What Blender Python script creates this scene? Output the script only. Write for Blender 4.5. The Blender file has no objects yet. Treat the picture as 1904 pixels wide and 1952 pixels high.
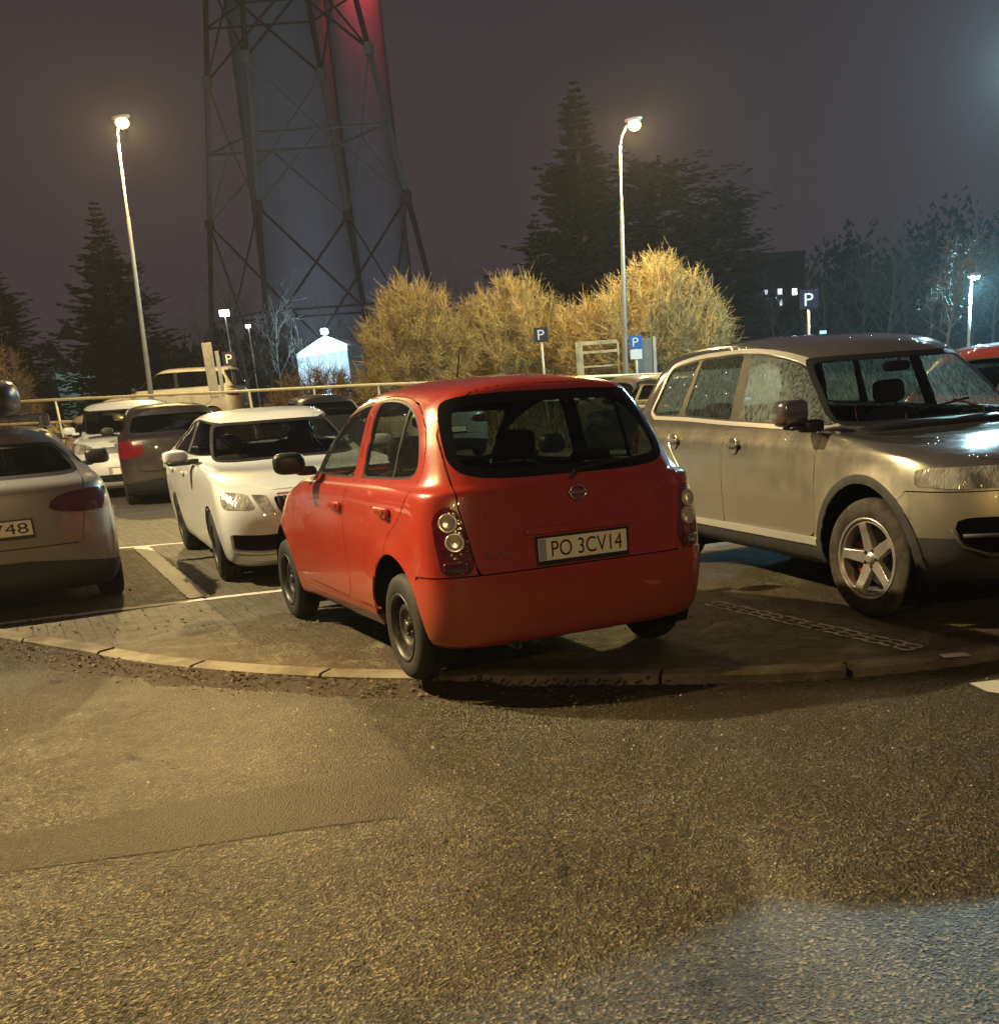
import bpy, bmesh, math, random
import numpy as np
from mathutils import Vector, Matrix, Euler

R = math.radians
sc = bpy.context.scene
COL = sc.collection
rng = random.Random(7)
NR = np.random.RandomState(11)

# ------------------------------------------------------------------ camera
CAM_F, CAM_P, CAM_R, CAM_H, CAM_CX, CAM_CY = 2083.0, .3037, -.0699, 1.5336, 1129.1, 1375.0
PW, PH = 1904.0, 1952.0
_c, _s = math.cos(CAM_P), math.sin(CAM_P)
FWD = Vector((0, _c, -_s)); _up = Vector((0, _s, _c)); _rt = Vector((1, 0, 0))
RIGHT = _rt * math.cos(CAM_R) + _up * math.sin(CAM_R)
UP = -_rt * math.sin(CAM_R) + _up * math.cos(CAM_R)
CPOS = Vector((0, 0, CAM_H))

def at(px, py, Y):
    """world point seen at photo pixel (1904 wide) at depth y = Y"""
    d = FWD + RIGHT * ((px - CAM_CX) / CAM_F) - UP * ((py - CAM_CY) / CAM_F)
    return CPOS + d * (Y / d.y)

def gnd(px, py, z=0.0):
    d = FWD + RIGHT * ((px - CAM_CX) / CAM_F) - UP * ((py - CAM_CY) / CAM_F)
    return CPOS + d * ((z - CAM_H) / d.z)

def make_camera():
    cd = bpy.data.cameras.new('camera'); co = bpy.data.objects.new('camera', cd); COL.objects.link(co)
    m = Matrix((( RIGHT.x, UP.x, -FWD.x, CPOS.x), (RIGHT.y, UP.y, -FWD.y, CPOS.y), (RIGHT.z, UP.z, -FWD.z, CPOS.z), (0, 0, 0, 1)))
    co.matrix_world = m
    cd.sensor_fit = 'VERTICAL'; cd.sensor_height = 24.0
    cd.lens = CAM_F / PH * 24.0
    cd.shift_x = -(CAM_CX - PW / 2) / PH
    cd.shift_y = (CAM_CY - PH / 2) / PH
    cd.clip_start = .05; cd.clip_end = 3000
    sc.camera = co

# ------------------------------------------------------------------ objects
def prop(o, label=None, cat=None, group=None, kind=None):
    if label: o['label'] = label
    if cat: o['category'] = cat
    if group: o['group'] = group
    if kind: o['kind'] = kind
    return o

def thing(name, label, cat, loc=(0, 0, 0), rot=(0, 0, 0), group=None):
    o = bpy.data.objects.new(name, None); COL.objects.link(o)
    o.location = loc; o.rotation_euler = rot; o.empty_display_size = .2
    return prop(o, label, cat, group)

def mk(name, V, F, mat, parent=None, smooth=True, nrm=None, fm=None, mats=None, loc=None):
    me = bpy.data.meshes.new(name)
    me.from_pydata([tuple(map(float, v)) for v in V], [], [tuple(int(i) for i in f) for f in F])
    if mats:
        for m in mats: me.materials.append(m)
        if fm is not None: me.polygons.foreach_set('material_index', np.array(fm, dtype=np.int32))
    elif mat: me.materials.append(mat)
    if smooth: me.polygons.foreach_set('use_smooth', np.ones(len(me.polygons), dtype=bool))
    me.update()
    if nrm is not None:
        try: me.normals_split_custom_set_from_vertices([tuple(n) for n in nrm])
        except Exception: pass
    o = bpy.data.objects.new(name, me); COL.objects.link(o)
    if parent: o.parent = parent
    if loc is not None: o.location = loc
    return o

class MB:
    """collects primitive shapes into one mesh"""
    def __init__(s): s.V = []; s.F = []
    def add(s, V, F):
        b = len(s.V); s.V += [tuple(v) for v in V]; s.F += [tuple(i + b for i in f) for f in F]; return s
    def box(s, c, size, rz=0, bev=0, M=None):
        x, y, z = [k / 2 for k in size]
        if bev > 0:
            b = min(bev, x * .9, y * .9, z * .9); V = []; F = []
            bm = bmesh.new(); bmesh.ops.create_cube(bm, size=2)
            for v in bm.verts: v.co = Vector((v.co.x * x, v.co.y * y, v.co.z * z))
            bmesh.ops.bevel(bm, geom=bm.edges[:], offset=b, segments=2, affect='EDGES', profile=.5)
            bm.verts.index_update()
            V = [v.co.copy() for v in bm.verts]; F = [[v.index for v in f.verts] for f in bm.faces]; bm.free()
        else:
            V = [Vector((i, j, k)) for i in (-x, x) for j in (-y, y) for k in (-z, z)]
            F = [(0, 1, 3, 2), (4, 6, 7, 5), (0, 4, 5, 1), (2, 3, 7, 6), (0, 2, 6, 4), (1, 5, 7, 3)]
        T = M if M else Matrix.Translation(c) @ Matrix.Rotation(rz, 4, 'Z')
        if M and c: T = Matrix.Translation(c) @ M
        return s.add([T @ v for v in V], F)
    def tube(s, pts, rad, n=6, cap=True):
        pts = [Vector(p) for p in pts]; k = len(pts)
        rad = [rad] * k if not hasattr(rad, '__len__') else rad
        b = len(s.V); prev = None
        for i, p in enumerate(pts):
            d = (pts[min(i + 1, k - 1)] - pts[max(i - 1, 0)])
            d = d.normalized() if d.length > 1e-9 else Vector((0, 0, 1))
            if prev is None:
                a = Vector((0, 0, 1)) if abs(d.z) < .9 else Vector((1, 0, 0))
                u = d.cross(a).normalized()
            else:
                u = (prev - d * prev.dot(d)); u = u.normalized() if u.length > 1e-6 else d.orthogonal().normalized()
            prev = u; w = d.cross(u)
            for j in range(n):
                t = 2 * math.pi * j / n
                s.V.append(tuple(p + (u * math.cos(t) + w * math.sin(t)) * rad[i]))
        for i in range(k - 1):
            for j in range(n):
                a = b + i * n + j; c = b + i * n + (j + 1) % n
                s.F.append((a, c, c + n, a + n))
        if cap:
            s.F.append(tuple(b + j for j in range(n))[::-1]); s.F.append(tuple(b + (k - 1) * n + j for j in range(n)))
        return s
    def sq(s, c, size, e1=.5, e2=.5, rot=None, nu=20, nv=12):
        """superellipsoid: soft rounded block"""
        V = []; F = []
        f = lambda v, e: math.copysign(abs(v) ** e, v)
        M = (rot.to_matrix() if isinstance(rot, Euler) else rot) if rot else None
        for i in range(nv + 1):
            p = -math.pi / 2 + math.pi * i / nv
            for j in range(nu):
                t = 2 * math.pi * j / nu
                v = Vector((f(math.cos(p), e1) * f(math.cos(t), e2) * size[0] / 2, f(math.cos(p), e1) * f(math.sin(t), e2) * size[1] / 2, f(math.sin(p), e1) * size[2] / 2))
                if M: v = M @ v
                V.append(v + Vector(c))
        for i in range(nv):
            for j in range(nu):
                a = i * nu + j; b = i * nu + (j + 1) % nu
                F.append((a, b, b + nu, a + nu))
        return s.add(V, F)
    def lathe(s, prof, n=32, c=(0, 0, 0), axis='Y'):
        V = []; F = []; k = len(prof)
        for j in range(n):
            t = 2 * math.pi * j / n
            for r, h in prof:
                if axis == 'Y': V.append((c[0] + r * math.cos(t), c[1] + h, c[2] + r * math.sin(t)))
                else: V.append((c[0] + r * math.cos(t), c[1] + r * math.sin(t), c[2] + h))
        for j in range(n):
            for i in range(k - 1):
                a = j * k + i; b = ((j + 1) % n) * k + i
                F.append((a, a + 1, b + 1, b) if axis == 'Y' else (a, b, b + 1, a + 1))
        return s.add(V, F)
    def build(s, name, mat, parent=None, smooth=False, loc=None): return mk(name, s.V, s.F, mat, parent, smooth, loc=loc)

def dup(root, loc, rot=None, label=None, scale=None):
    r = root.copy(); COL.objects.link(r); r.location = loc
    if rot is not None: r.rotation_euler = rot
    if scale is not None: r.scale = scale
    if label: r['label'] = label
    for ch in list(root.children):
        c = ch.copy(); COL.objects.link(c); c.parent = r
        for g in list(ch.children):
            d = g.copy(); COL.objects.link(d); d.parent = c
    return r

def text_mesh(s, size):
    """vertices / faces of a line of lettering, centred, in the xy plane"""
    cu = bpy.data.curves.new('t', 'FONT'); cu.body = s; cu.size = size; cu.align_x = 'CENTER'; cu.align_y = 'CENTER'
    o = bpy.data.objects.new('t', cu); COL.objects.link(o)
    dg = bpy.context.evaluated_depsgraph_get(); me = o.evaluated_get(dg).to_mesh()
    V = [v.co.copy() for v in me.vertices]; F = [tuple(p.vertices) for p in me.polygons]
    o.evaluated_get(dg).to_mesh_clear(); bpy.data.objects.remove(o); bpy.data.curves.remove(cu)
    return V, F

# ------------------------------------------------------------------ materials
class N:
    def __init__(s, name):
        s.m = bpy.data.materials.new(name); s.m.use_nodes = True; s.t = s.m.node_tree
        for n in list(s.t.nodes): s.t.nodes.remove(n)
        s.out = s.n('ShaderNodeOutputMaterial')
    def n(s, k, **kw):
        n = s.t.nodes.new(k)
        for a, v in kw.items():
            if hasattr(n, a) and a not in ('Scale',): setattr(n, a, v)
            else: n.inputs[a.replace('_', ' ')].default_value = v
        return n
    def l(s, a, b): s.t.links.new(a, b)
    def coords(s, kind='Object', scale=None):
        tc = s.n('ShaderNodeTexCoord'); o = tc.outputs[kind]
        if scale is not None:
            mp = s.n('ShaderNodeMapping'); mp.inputs['Scale'].default_value = scale; s.l(o, mp.inputs['Vector']); o = mp.outputs[0]
        return o
    def noise(s, vec, scale, detail=4, rough=.55, dist=0):
        n = s.n('ShaderNodeTexNoise'); n.inputs['Scale'].default_value = scale; n.inputs['Detail'].default_value = detail
        n.inputs['Roughness'].default_value = rough; n.inputs['Distortion'].default_value = dist
        if vec: s.l(vec, n.inputs['Vector'])
        return n.outputs['Fac']
    def vor(s, vec, scale, feature='F1', out='Distance', rnd=1):
        n = s.n('ShaderNodeTexVoronoi'); n.feature = feature; n.inputs['Scale'].default_value = scale; n.inputs['Randomness'].default_value = rnd
        if vec: s.l(vec, n.inputs['Vector'])
        return n.outputs[out]
    def ramp(s, fac, stops):
        r = s.n('ShaderNodeValToRGB'); e = r.color_ramp.elements
        while len(e) > 1: e.remove(e[0])
        e[0].position = stops[0][0]; c = stops[0][1]; e[0].color = (c if hasattr(c, '__len__') else (c, c, c)) [:3] + (1,) if hasattr(c, '__len__') else (c, c, c, 1)
        for p, c in stops[1:]:
            k = e.new(p); k.color = (tuple(c[:3]) + (1,)) if hasattr(c, '__len__') else (c, c, c, 1)
        s.l(fac, r.inputs[0]); return r.outputs[0]
    def math(s, op, a, b=None, clamp=False):
        n = s.n('ShaderNodeMath'); n.operation = op; n.use_clamp = clamp
        for i, v in enumerate((a, b)):
            if v is None: continue
            if isinstance(v, (int, float)): n.inputs[i].default_value = v
            else: s.l(v, n.inputs[i])
        return n.outputs[0]
    def mix(s, fac, a, b):
        n = s.n('ShaderNodeMix'); n.data_type = 'RGBA'
        for i, v in ((0, fac), (6, a), (7, b)):
            if hasattr(v, 'is_output'): s.l(v, n.inputs[i])
            elif i == 0: n.inputs[i].default_value = v
            else: n.inputs[i].default_value = tuple(v[:3]) + (1,)
        return n.outputs[2]
    def bump(s, h, strength=.5, dist=.01, nrm=None):
        b = s.n('ShaderNodeBump'); b.inputs['Strength'].default_value = strength; b.inputs['Distance'].default_value = dist
        s.l(h, b.inputs['Height'])
        if nrm: s.l(nrm, b.inputs['Normal'])
        return b.outputs[0]
    def sep(s, vec):
        n = s.n('ShaderNodeSeparateXYZ'); s.l(vec, n.inputs[0]); return n.outputs
    def bsdf(s, color=None, rough=.5, metal=0, spec=.5, coat=0, coatr=.04, nrm=None, coatn=None, alpha=None, trans=None):
        b = s.n('ShaderNodeBsdfPrincipled')
        for k, v in (('Base Color', color), ('Roughness', rough), ('Metallic', metal), ('Specular IOR Level', spec), ('Coat Weight', coat), ('Coat Roughness', coatr), ('Normal', nrm), ('Coat Normal', coatn), ('Alpha', alpha)):
            if v is None: continue
            if hasattr(v, 'is_output'): s.l(v, b.inputs[k])
            elif k == 'Base Color': b.inputs[k].default_value = tuple(v[:3]) + (1,)
            else: b.inputs[k].default_value = v
        s.l(b.outputs[0], s.out.inputs[0]); s.b = b
        return s.m

def plain(name, col, rough=.5, metal=0, spec=.5, var=.0, scale=8):
    k = N(name)
    c = col
    if var:
        v = k.coords(); f = k.noise(v, scale, 5)
        c = k.mix(k.ramp(f, [(.3, 0.0), (.7, 1.0)]), [x * (1 - var) for x in col], [min(1, x * (1 + var)) for x in col])
    return k.bsdf(c, rough, metal, spec)

def emit(name, col, strength):
    k = N(name); e = k.n('ShaderNodeEmission'); e.inputs[0].default_value = tuple(col) + (1,); e.inputs[1].default_value = strength
    k.l(e.outputs[0], k.out.inputs[0]); return k.m

def paint(name, col, metal=0., rough=.38, dirt=.5, dcol=(.16, .12, .07), dz=(.28, .75), drops=1.0):
    k = N(name); v = k.coords(); z = k.sep(v)[2]
    n1 = k.noise(v, 3.2, 6, .65); n2 = k.noise(k.coords(scale=(5, 5, .9)), 3, 5)   # run-off streaks
    h = k.n('ShaderNodeMapRange'); h.inputs[1].default_value = dz[0]; h.inputs[2].default_value = dz[1]; h.inputs[3].default_value = 1; h.inputs[4].default_value = 0
    k.l(z, h.inputs[0])
    f = k.math('MULTIPLY', k.math('MULTIPLY', h.outputs[0], k.ramp(n1, [(.2, .55), (.75, 1.0)])), k.ramp(n2, [(.15, .78), (.8, 1.0)]))
    ge = k.n('ShaderNodeNewGeometry'); nz = k.math('ABSOLUTE', k.sep(ge.outputs['Normal'])[2])   # road spray settles on the flanks, rain rinses the top
    f = k.math('MULTIPLY', k.math('MULTIPLY', f, k.ramp(nz, [(.35, 1.0), (.75, 0.0)])), dirt, True)
    f = k.math('ADD', f, k.math('MULTIPLY', k.ramp(k.noise(v, 9, 6, .7), [(.5, 0.0), (.85, 1.0)]), .10 * dirt), True)
    c = k.mix(f, col, dcol)
    r = k.math('ADD', k.math('MULTIPLY', f, .4), rough, True)
    # beads of rain water standing on the clear coat
    d = k.vor(v, 95); d2 = k.vor(v, 38)
    hb = k.math('ADD', k.ramp(d, [(.0, 1.0), (.26, .6), (.34, .0)]), k.math('MULTIPLY', k.ramp(d2, [(.0, 1.0), (.13, .7), (.18, .0)]), 1.6))
    hb = k.math('MULTIPLY', hb, k.ramp(k.noise(v, 6, 3), [(.38, 0.0), (.6, 1.0)]))
    cn = k.bump(hb, min(1.0, .6 * drops), .006)
    k.bsdf(c, r, metal, .5, k.math('SUBTRACT', 1.0, f, True), .035, None, cn)
    return k.m

def glass(name, tint=(.5, .52, .5), wet=.0, film=.0, filmcol=(.5, .55, .5)):
    """car glass: clear tinted pane with a mirror-like reflection, optionally rain-streaked or steamed up"""
    k = N(name); v = k.coords()
    tr = k.n('ShaderNodeBsdfTransparent'); tr.inputs[0].default_value = tuple(tint) + (1,)
    gl = k.n('ShaderNodeBsdfGlossy'); gl.inputs['Roughness'].default_value = .03
    fr = k.n('ShaderNodeFresnel'); gb = k.n('ShaderNodeNewGeometry'); k.l(k.math('SUBTRACT', 1.5, k.math('MULTIPLY', gb.outputs['Backfacing'], .8333)), fr.inputs['IOR'])   # a pane is thin: same reflection from both sides
    base = tr.outputs[0]
    if wet or film:
        st = k.noise(k.coords(scale=(14, 14, 1.1)), 4, 4, .6)
        dr = k.vor(v, 70)
        h = k.math('ADD', k.ramp(st, [(.45, 0.0), (.6, 1.0)]), k.ramp(dr, [(.0, 1.0), (.3, .0)]))
        nb = k.bump(h, .35, .004); k.l(nb, gl.inputs['Normal'])
    if film:
        tl = k.n('ShaderNodeBsdfTranslucent'); tl.inputs[0].default_value = tuple(filmcol) + (1,)
        df = k.n('ShaderNodeBsdfDiffuse'); df.inputs[0].default_value = tuple(filmcol) + (1,)
        a = k.n('ShaderNodeMixShader'); a.inputs[0].default_value = .3; k.l(tl.outputs[0], a.inputs[1]); k.l(df.outputs[0], a.inputs[2])
        mx = k.n('ShaderNodeMixShader'); k.l(k.math('MULTIPLY', k.ramp(st, [(.35, 1.0), (.62, .25)]), film), mx.inputs[0])
        k.l(base, mx.inputs[1]); k.l(a.outputs[0], mx.inputs[2]); base = mx.outputs[0]
    m = k.n('ShaderNodeMixShader'); k.l(fr.outputs[0], m.inputs[0]); k.l(base, m.inputs[1]); k.l(gl.outputs[0], m.inputs[2])
    k.l(m.outputs[0], k.out.inputs[0]); return k.m

M = {}
def base_materials():
    M['rubber'] = plain('tyre_rubber', (.018, .017, .016), .75, 0, .4, .3, 30)
    M['dirtyrubber'] = plain('muddy_tyre_rubber', (.06, .05, .036), .85, 0, .3, .5, 14)
    M['black'] = plain('black_plastic', (.012, .012, .013), .45, 0, .5)
    M['void'] = plain('dark_lining', (.006, .006, .006), .9, 0, .1)
    M['greyplastic'] = plain('grey_plastic', (.055, .052, .048), .6, 0, .4, .25, 12)
    M['seat'] = plain('dark_seat_fabric', (.016, .016, .018), .9, 0, .2)
    M['bright'] = plain('bright_strip', (.78, .74, .66), .3, .5)  # chrome strips, with the lamp's reflection lightened into the colour
    M['chrome'] = plain('chrome_trim', (.75, .72, .66), .16, 1)
    M['alloy'] = plain('dirty_alloy', (.62, .58, .50), .38, .75, .5, .18, 14)
    M['steel'] = plain('bare_steel_rim', (.045, .042, .038), .45, .4, .5, .45, 22)
    M['glossblack'] = plain('black_glass_border', (.006, .006, .007), .08, 0, .5)
    M['brake'] = plain('brake_disc', (.22, .2, .18), .4, .8)
    M['caliper'] = plain('red_brake_caliper', (.35, .03, .015), .5)
    M['plate'] = plain('plate_white', (.90, .85, .70), .35, 0, .5, .06, 20)
    M['plateblue'] = plain('plate_blue', (.34, .36, .46), .4)
    M['ink'] = plain('plate_ink', (.008, .008, .008), .5)
    k = N('tail_lamp_red'); v = k.coords(); M['redlamp'] = k.bsdf(k.mix(k.ramp(k.vor(v, 34, out='Color'), [(.3, 0.0), (.7, 1.0)]), (.11, .004, .006), (.15, .007, .008)), .16, 0, .5, 1, .02, k.bump(k.vor(v, 55), .25, .008))
    k = N('tail_lamp_dark'); M['redlampdark'] = k.bsdf((.07, .008, .012), .15, 0, .5, 1, .02)
    k = N('tail_lamp_clear'); M['clearlamp'] = k.bsdf((.75, .68, .58), .22, .55, .5, 1, .02)
    k = N('head_lamp'); v = k.coords()
    M['headlamp'] = k.bsdf(k.mix(k.ramp(k.noise(v, 5, 3), [(.4, 0.0), (.6, 1.0)]), (.20, .19, .16), (.58, .55, .47)), .16, .35, .5, 1, .02, k.bump(k.math('ADD', k.noise(v, 7, 2), k.math('MULTIPLY', k.noise(k.coords(scale=(1, 1, .12)), 60, 1), .25)), .5, .04))
    M['lampreflector'] = plain('lamp_reflector', (.42, .40, .35), .22, .5)
    M['glass'] = glass('window_glass', (.80, .84, .80))
    M['rearglass'] = glass('rear_window_glass', (.17, .20, .17))
    M['darkglass'] = glass('tinted_glass', (.16, .17, .17))
    M['blackglass'] = glass('privacy_glass', (.04, .04, .045), .4)
    M['wetglass'] = glass('rain_streaked_glass', (.55, .6, .56), .5, .30, (.32, .38, .33))
    M['fogglass'] = glass('steamed_up_glass', (.6, .66, .6), .5, .75, (.70, .80, .72))
# ------------------------------------------------------------------ car bodies
def pchip(x, xs, ys):
    xs = np.asarray(xs, float); ys = np.asarray(ys, float)
    o = np.argsort(xs); xs, ys = xs[o], ys[o]
    if len(xs) == 1: return np.full_like(x, ys[0])
    h = np.diff(xs); d = np.diff(ys) / h; m = np.zeros(len(xs))
    m[0], m[-1] = d[0], d[-1]
    for i in range(1, len(xs) - 1):
        m[i] = 0 if d[i - 1] * d[i] <= 0 else 2 * d[i - 1] * d[i] / (d[i - 1] + d[i])
    x = np.clip(x, xs[0], xs[-1]); k = np.clip(np.searchsorted(xs, x) - 1, 0, len(h) - 1)
    t = (x - xs[k]) / h[k]
    return ys[k] * (2 * t**3 - 3 * t**2 + 1) + m[k] * h[k] * (t**3 - 2 * t**2 + t) + ys[k + 1] * (-2 * t**3 + 3 * t**2) + m[k + 1] * h[k] * (t**3 - t**2)

def half_outline(r, xm, Nf, Nr):
    w = r['w']; out = []
    for end, L, n, cnt in ((r['xf'], r['Lf'], r['nf'], Nf), (r['xr'], r['Lr'], r['nr'], Nr)):
        sg = 1 if end > xm else -1; L = min(L, abs(end - xm) * .98)
        t = np.linspace(0, math.pi / 2, 500)
        x = end - sg * L + sg * L * np.abs(np.cos(t)) ** (2 / n); y = max(w, 1e-5) * np.abs(np.sin(t)) ** (2 / n)
        xs = np.linspace(end - sg * L, xm, 60)[1:]
        x = np.concatenate([x, xs]); y = np.concatenate([y, np.full(len(xs), w)])
        y = y * (1 - r['bow'] * ((x - xm) / max(.3, abs(end - xm))) ** 2)
        s = np.concatenate([[0], np.cumsum(np.hypot(np.diff(x), np.diff(y)))]); q = np.linspace(0, s[-1], cnt + 1)
        out.append(np.stack([np.interp(q, s, x), np.interp(q, s, y)], 1))
    P = np.concatenate([out[0], out[1][::-1][1:]])
    z = pchip(P[:, 0], [a for a, b in r['z']], [b for a, b in r['z']])
    return np.column_stack([P, z])

def loft(rings, nsub, crease):
    P = [np.asarray(r) for r in rings]; K = len(P); rows = []
    def kn(a, b): return np.maximum(np.linalg.norm(b - a, axis=1), 1e-4) ** .5
    for i in range(K - 1):
        p1, p2 = P[i], P[i + 1]
        p0 = P[i - 1] if i > 0 and i not in crease else 2 * p1 - p2
        p3 = P[i + 2] if i + 2 < K and (i + 1) not in crease else 2 * p2 - p1
        t0 = np.zeros(len(p1)); t1 = t0 + kn(p0, p1); t2 = t1 + kn(p1, p2); t3 = t2 + kn(p2, p3)
        for j in range(nsub[i]):
            t = (t1 + (t2 - t1) * j / nsub[i])
            c = lambda a: a[:, None]
            A1 = c((t1 - t) / (t1 - t0)) * p0 + c((t - t0) / (t1 - t0)) * p1
            A2 = c((t2 - t) / (t2 - t1)) * p1 + c((t - t1) / (t2 - t1)) * p2
            A3 = c((t3 - t) / (t3 - t2)) * p2 + c((t - t2) / (t3 - t2)) * p3
            B1 = c((t2 - t) / (t2 - t0)) * A1 + c((t - t0) / (t2 - t0)) * A2
            B2 = c((t3 - t) / (t3 - t1)) * A2 + c((t - t1) / (t3 - t1)) * A3
            rows.append(c((t2 - t) / (t2 - t1)) * B1 + c((t - t1) / (t2 - t1)) * B2)
    rows.append(P[-1]); A = np.array(rows); A[:, 0, 1] = 0; A[:, -1, 1] = 0; A[:, :, 1] = np.maximum(A[:, :, 1], 0)
    return A

class Shell:
    def __init__(s, spec, res=1.0):
        xm = spec['xm']; rings = []
        for r in spec['rings']:
            q = dict(Lf=.7, nf=2.8, Lr=.5, nr=3.2, bow=.02); q.update(spec.get('ringdef', {})); q.update(r)
            if not hasattr(q['z'], '__len__'): q['z'] = [(0, q['z'])]
            rings.append(half_outline(q, xm, int(spec.get('Nf', 60) * res), int(spec.get('Nr', 56) * res)))
        ns = []
        for a, b in zip(rings[:-1], rings[1:]):
            ns.append(max(2, int(round(np.linalg.norm(b - a, axis=1).max() / (.045 / res)))))
        A = loft(rings, ns, spec.get('crease', ()))
        m, n, _ = A.shape; cols = 2 * n - 2
        B = np.zeros((m, cols, 3)); B[:, :n] = A
        mir = A[:, 1:-1][:, ::-1].copy(); mir[:, :, 1] *= -1; B[:, n:] = mir
        s.V = [tuple(p) for p in B.reshape(-1, 3)]
        idx = np.arange(m * cols).reshape(m, cols)
        for j in range(1, n - 1): idx[m - 1, cols - j] = idx[m - 1, j]
        F = []
        for i in range(m - 1):
            for j in range(cols):
                k = (j + 1) % cols; f = [idx[i, j], idx[i, k], idx[i + 1, k], idx[i + 1, j]]
                g = [];
                for q in f:
                    if q not in g: g.append(int(q))
                if len(g) > 2: F.append(g)
        s.F = F; s.T = ['body'] * len(F); s.ring0 = A[0]
        if spec.get('push'):
            X = np.array(s.V); s.V = [tuple(p) for p in spec['push'](X)]
    def cut(s, tag, field, frm=('body',)):
        V = np.array(s.V); d = field(V); d[np.abs(d) < 2e-4] = 2e-4
        ins = (d < 0).tolist(); dl = d.tolist(); cache = {}; nF = []; nT = []
        for f, t in zip(s.F, s.T):
            c = 0
            for v in f: c += ins[v]
            if c == 0: nF.append(f); nT.append(t); continue
            if c == len(f): nF.append(f); nT.append(tag if t in frm else t); continue
            a = []; b = []; L = len(f)
            for i in range(L):
                u, w = f[i], f[(i + 1) % L]
                (a if ins[u] else b).append(u)
                if ins[u] != ins[w]:
                    key = (u, w) if u < w else (w, u)
                    if key not in cache:
                        k = dl[u] / (dl[u] - dl[w]); p, q = s.V[u], s.V[w]
                        cache[key] = len(s.V); s.V.append(tuple(p[m] + (q[m] - p[m]) * k for m in range(3)))
                    a.append(cache[key]); b.append(cache[key])
            if len(a) > 2: nF.append(a); nT.append(tag if t in frm else t)
            if len(b) > 2: nF.append(b); nT.append(t)
        s.F, s.T = nF, nT
    def normals(s):
        V = np.array(s.V); Nn = np.zeros_like(V)
        for f in s.F:
            p = V[f]; c = np.zeros(3)
            for i in range(1, len(f) - 1): c += np.cross(p[i] - p[0], p[i + 1] - p[0])
            for v in f: Nn[v] += c
        l = np.linalg.norm(Nn, axis=1, keepdims=True); return Nn / np.maximum(l, 1e-12)

def chaikin(P, it=3):
    P = [np.array(p, float) for p in P]; cm = .09
    for _ in range(it):
        Q = []
        for a, b in zip(P, P[1:] + P[:1]):
            k = min(.25, cm / max(1e-6, np.linalg.norm(b - a))); Q += [a * (1 - k) + b * k, a * k + b * (1 - k)]
        P = Q; cm *= .45
    return np.array(P)

def both(P):
    """outline given for y > 0 only (open at the centre line) -> full symmetric outline"""
    if P[0][0] >= 0: return P, True
    q = [p for p in P if p[0] > 0]; return q + [(-y, z) for y, z in q[::-1]], False

def sdf(x, y, poly):
    A = np.asarray(poly, float); B = np.roll(A, -1, 0); d = np.full(len(x), 1e9); s = np.ones(len(x))
    for a, b in zip(A, B):
        ex, ey = b - a; wx, wy = x - a[0], y - a[1]
        t = np.clip((wx * ex + wy * ey) / max(ex * ex + ey * ey, 1e-12), 0, 1)
        d = np.minimum(d, (wx - ex * t) ** 2 + (wy - ey * t) ** 2)
        c1 = y >= a[1]; c2 = y < b[1]; c3 = ex * wy > ey * wx
        s = np.where((c1 & c2 & c3) | (~c1 & ~c2 & ~c3), -s, s)
    return s * np.sqrt(d)

def side(poly, ymin=.25, ch=3, off=0):
    P = chaikin(poly, ch) if ch else np.array(poly)
    return lambda V: np.maximum(sdf(V[:, 0], V[:, 2], P) + off, ymin - np.abs(V[:, 1]))
def rear(poly, xmax, ch=3, sym=True, off=0):
    poly, sym = both(poly)
    P = chaikin(poly, ch) if ch else np.array(poly)
    return lambda V: np.maximum(sdf(np.abs(V[:, 1]) if sym else V[:, 1], V[:, 2], P) + off, V[:, 0] - xmax)
def front(poly, xmin, ch=3, sym=True, off=0, xmax=99):
    poly, sym = both(poly)
    P = chaikin(poly, ch) if ch else np.array(poly)
    return lambda V: np.maximum(np.maximum(sdf(np.abs(V[:, 1]) if sym else V[:, 1], V[:, 2], P), V[:, 0] - xmax) + off, xmin - V[:, 0])
def topv(poly, zmin, ch=3):
    P = chaikin(poly, ch) if ch else np.array(poly)
    return lambda V: np.maximum(sdf(V[:, 0], np.abs(V[:, 1]), P), zmin - V[:, 2])
def circ(cx, cz, r, ymin=.3):
    return lambda V: np.maximum(np.hypot(V[:, 0] - cx, V[:, 2] - cz) - r, ymin - np.abs(V[:, 1]))
def grow(f, d): return lambda V: f(V) - d

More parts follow.
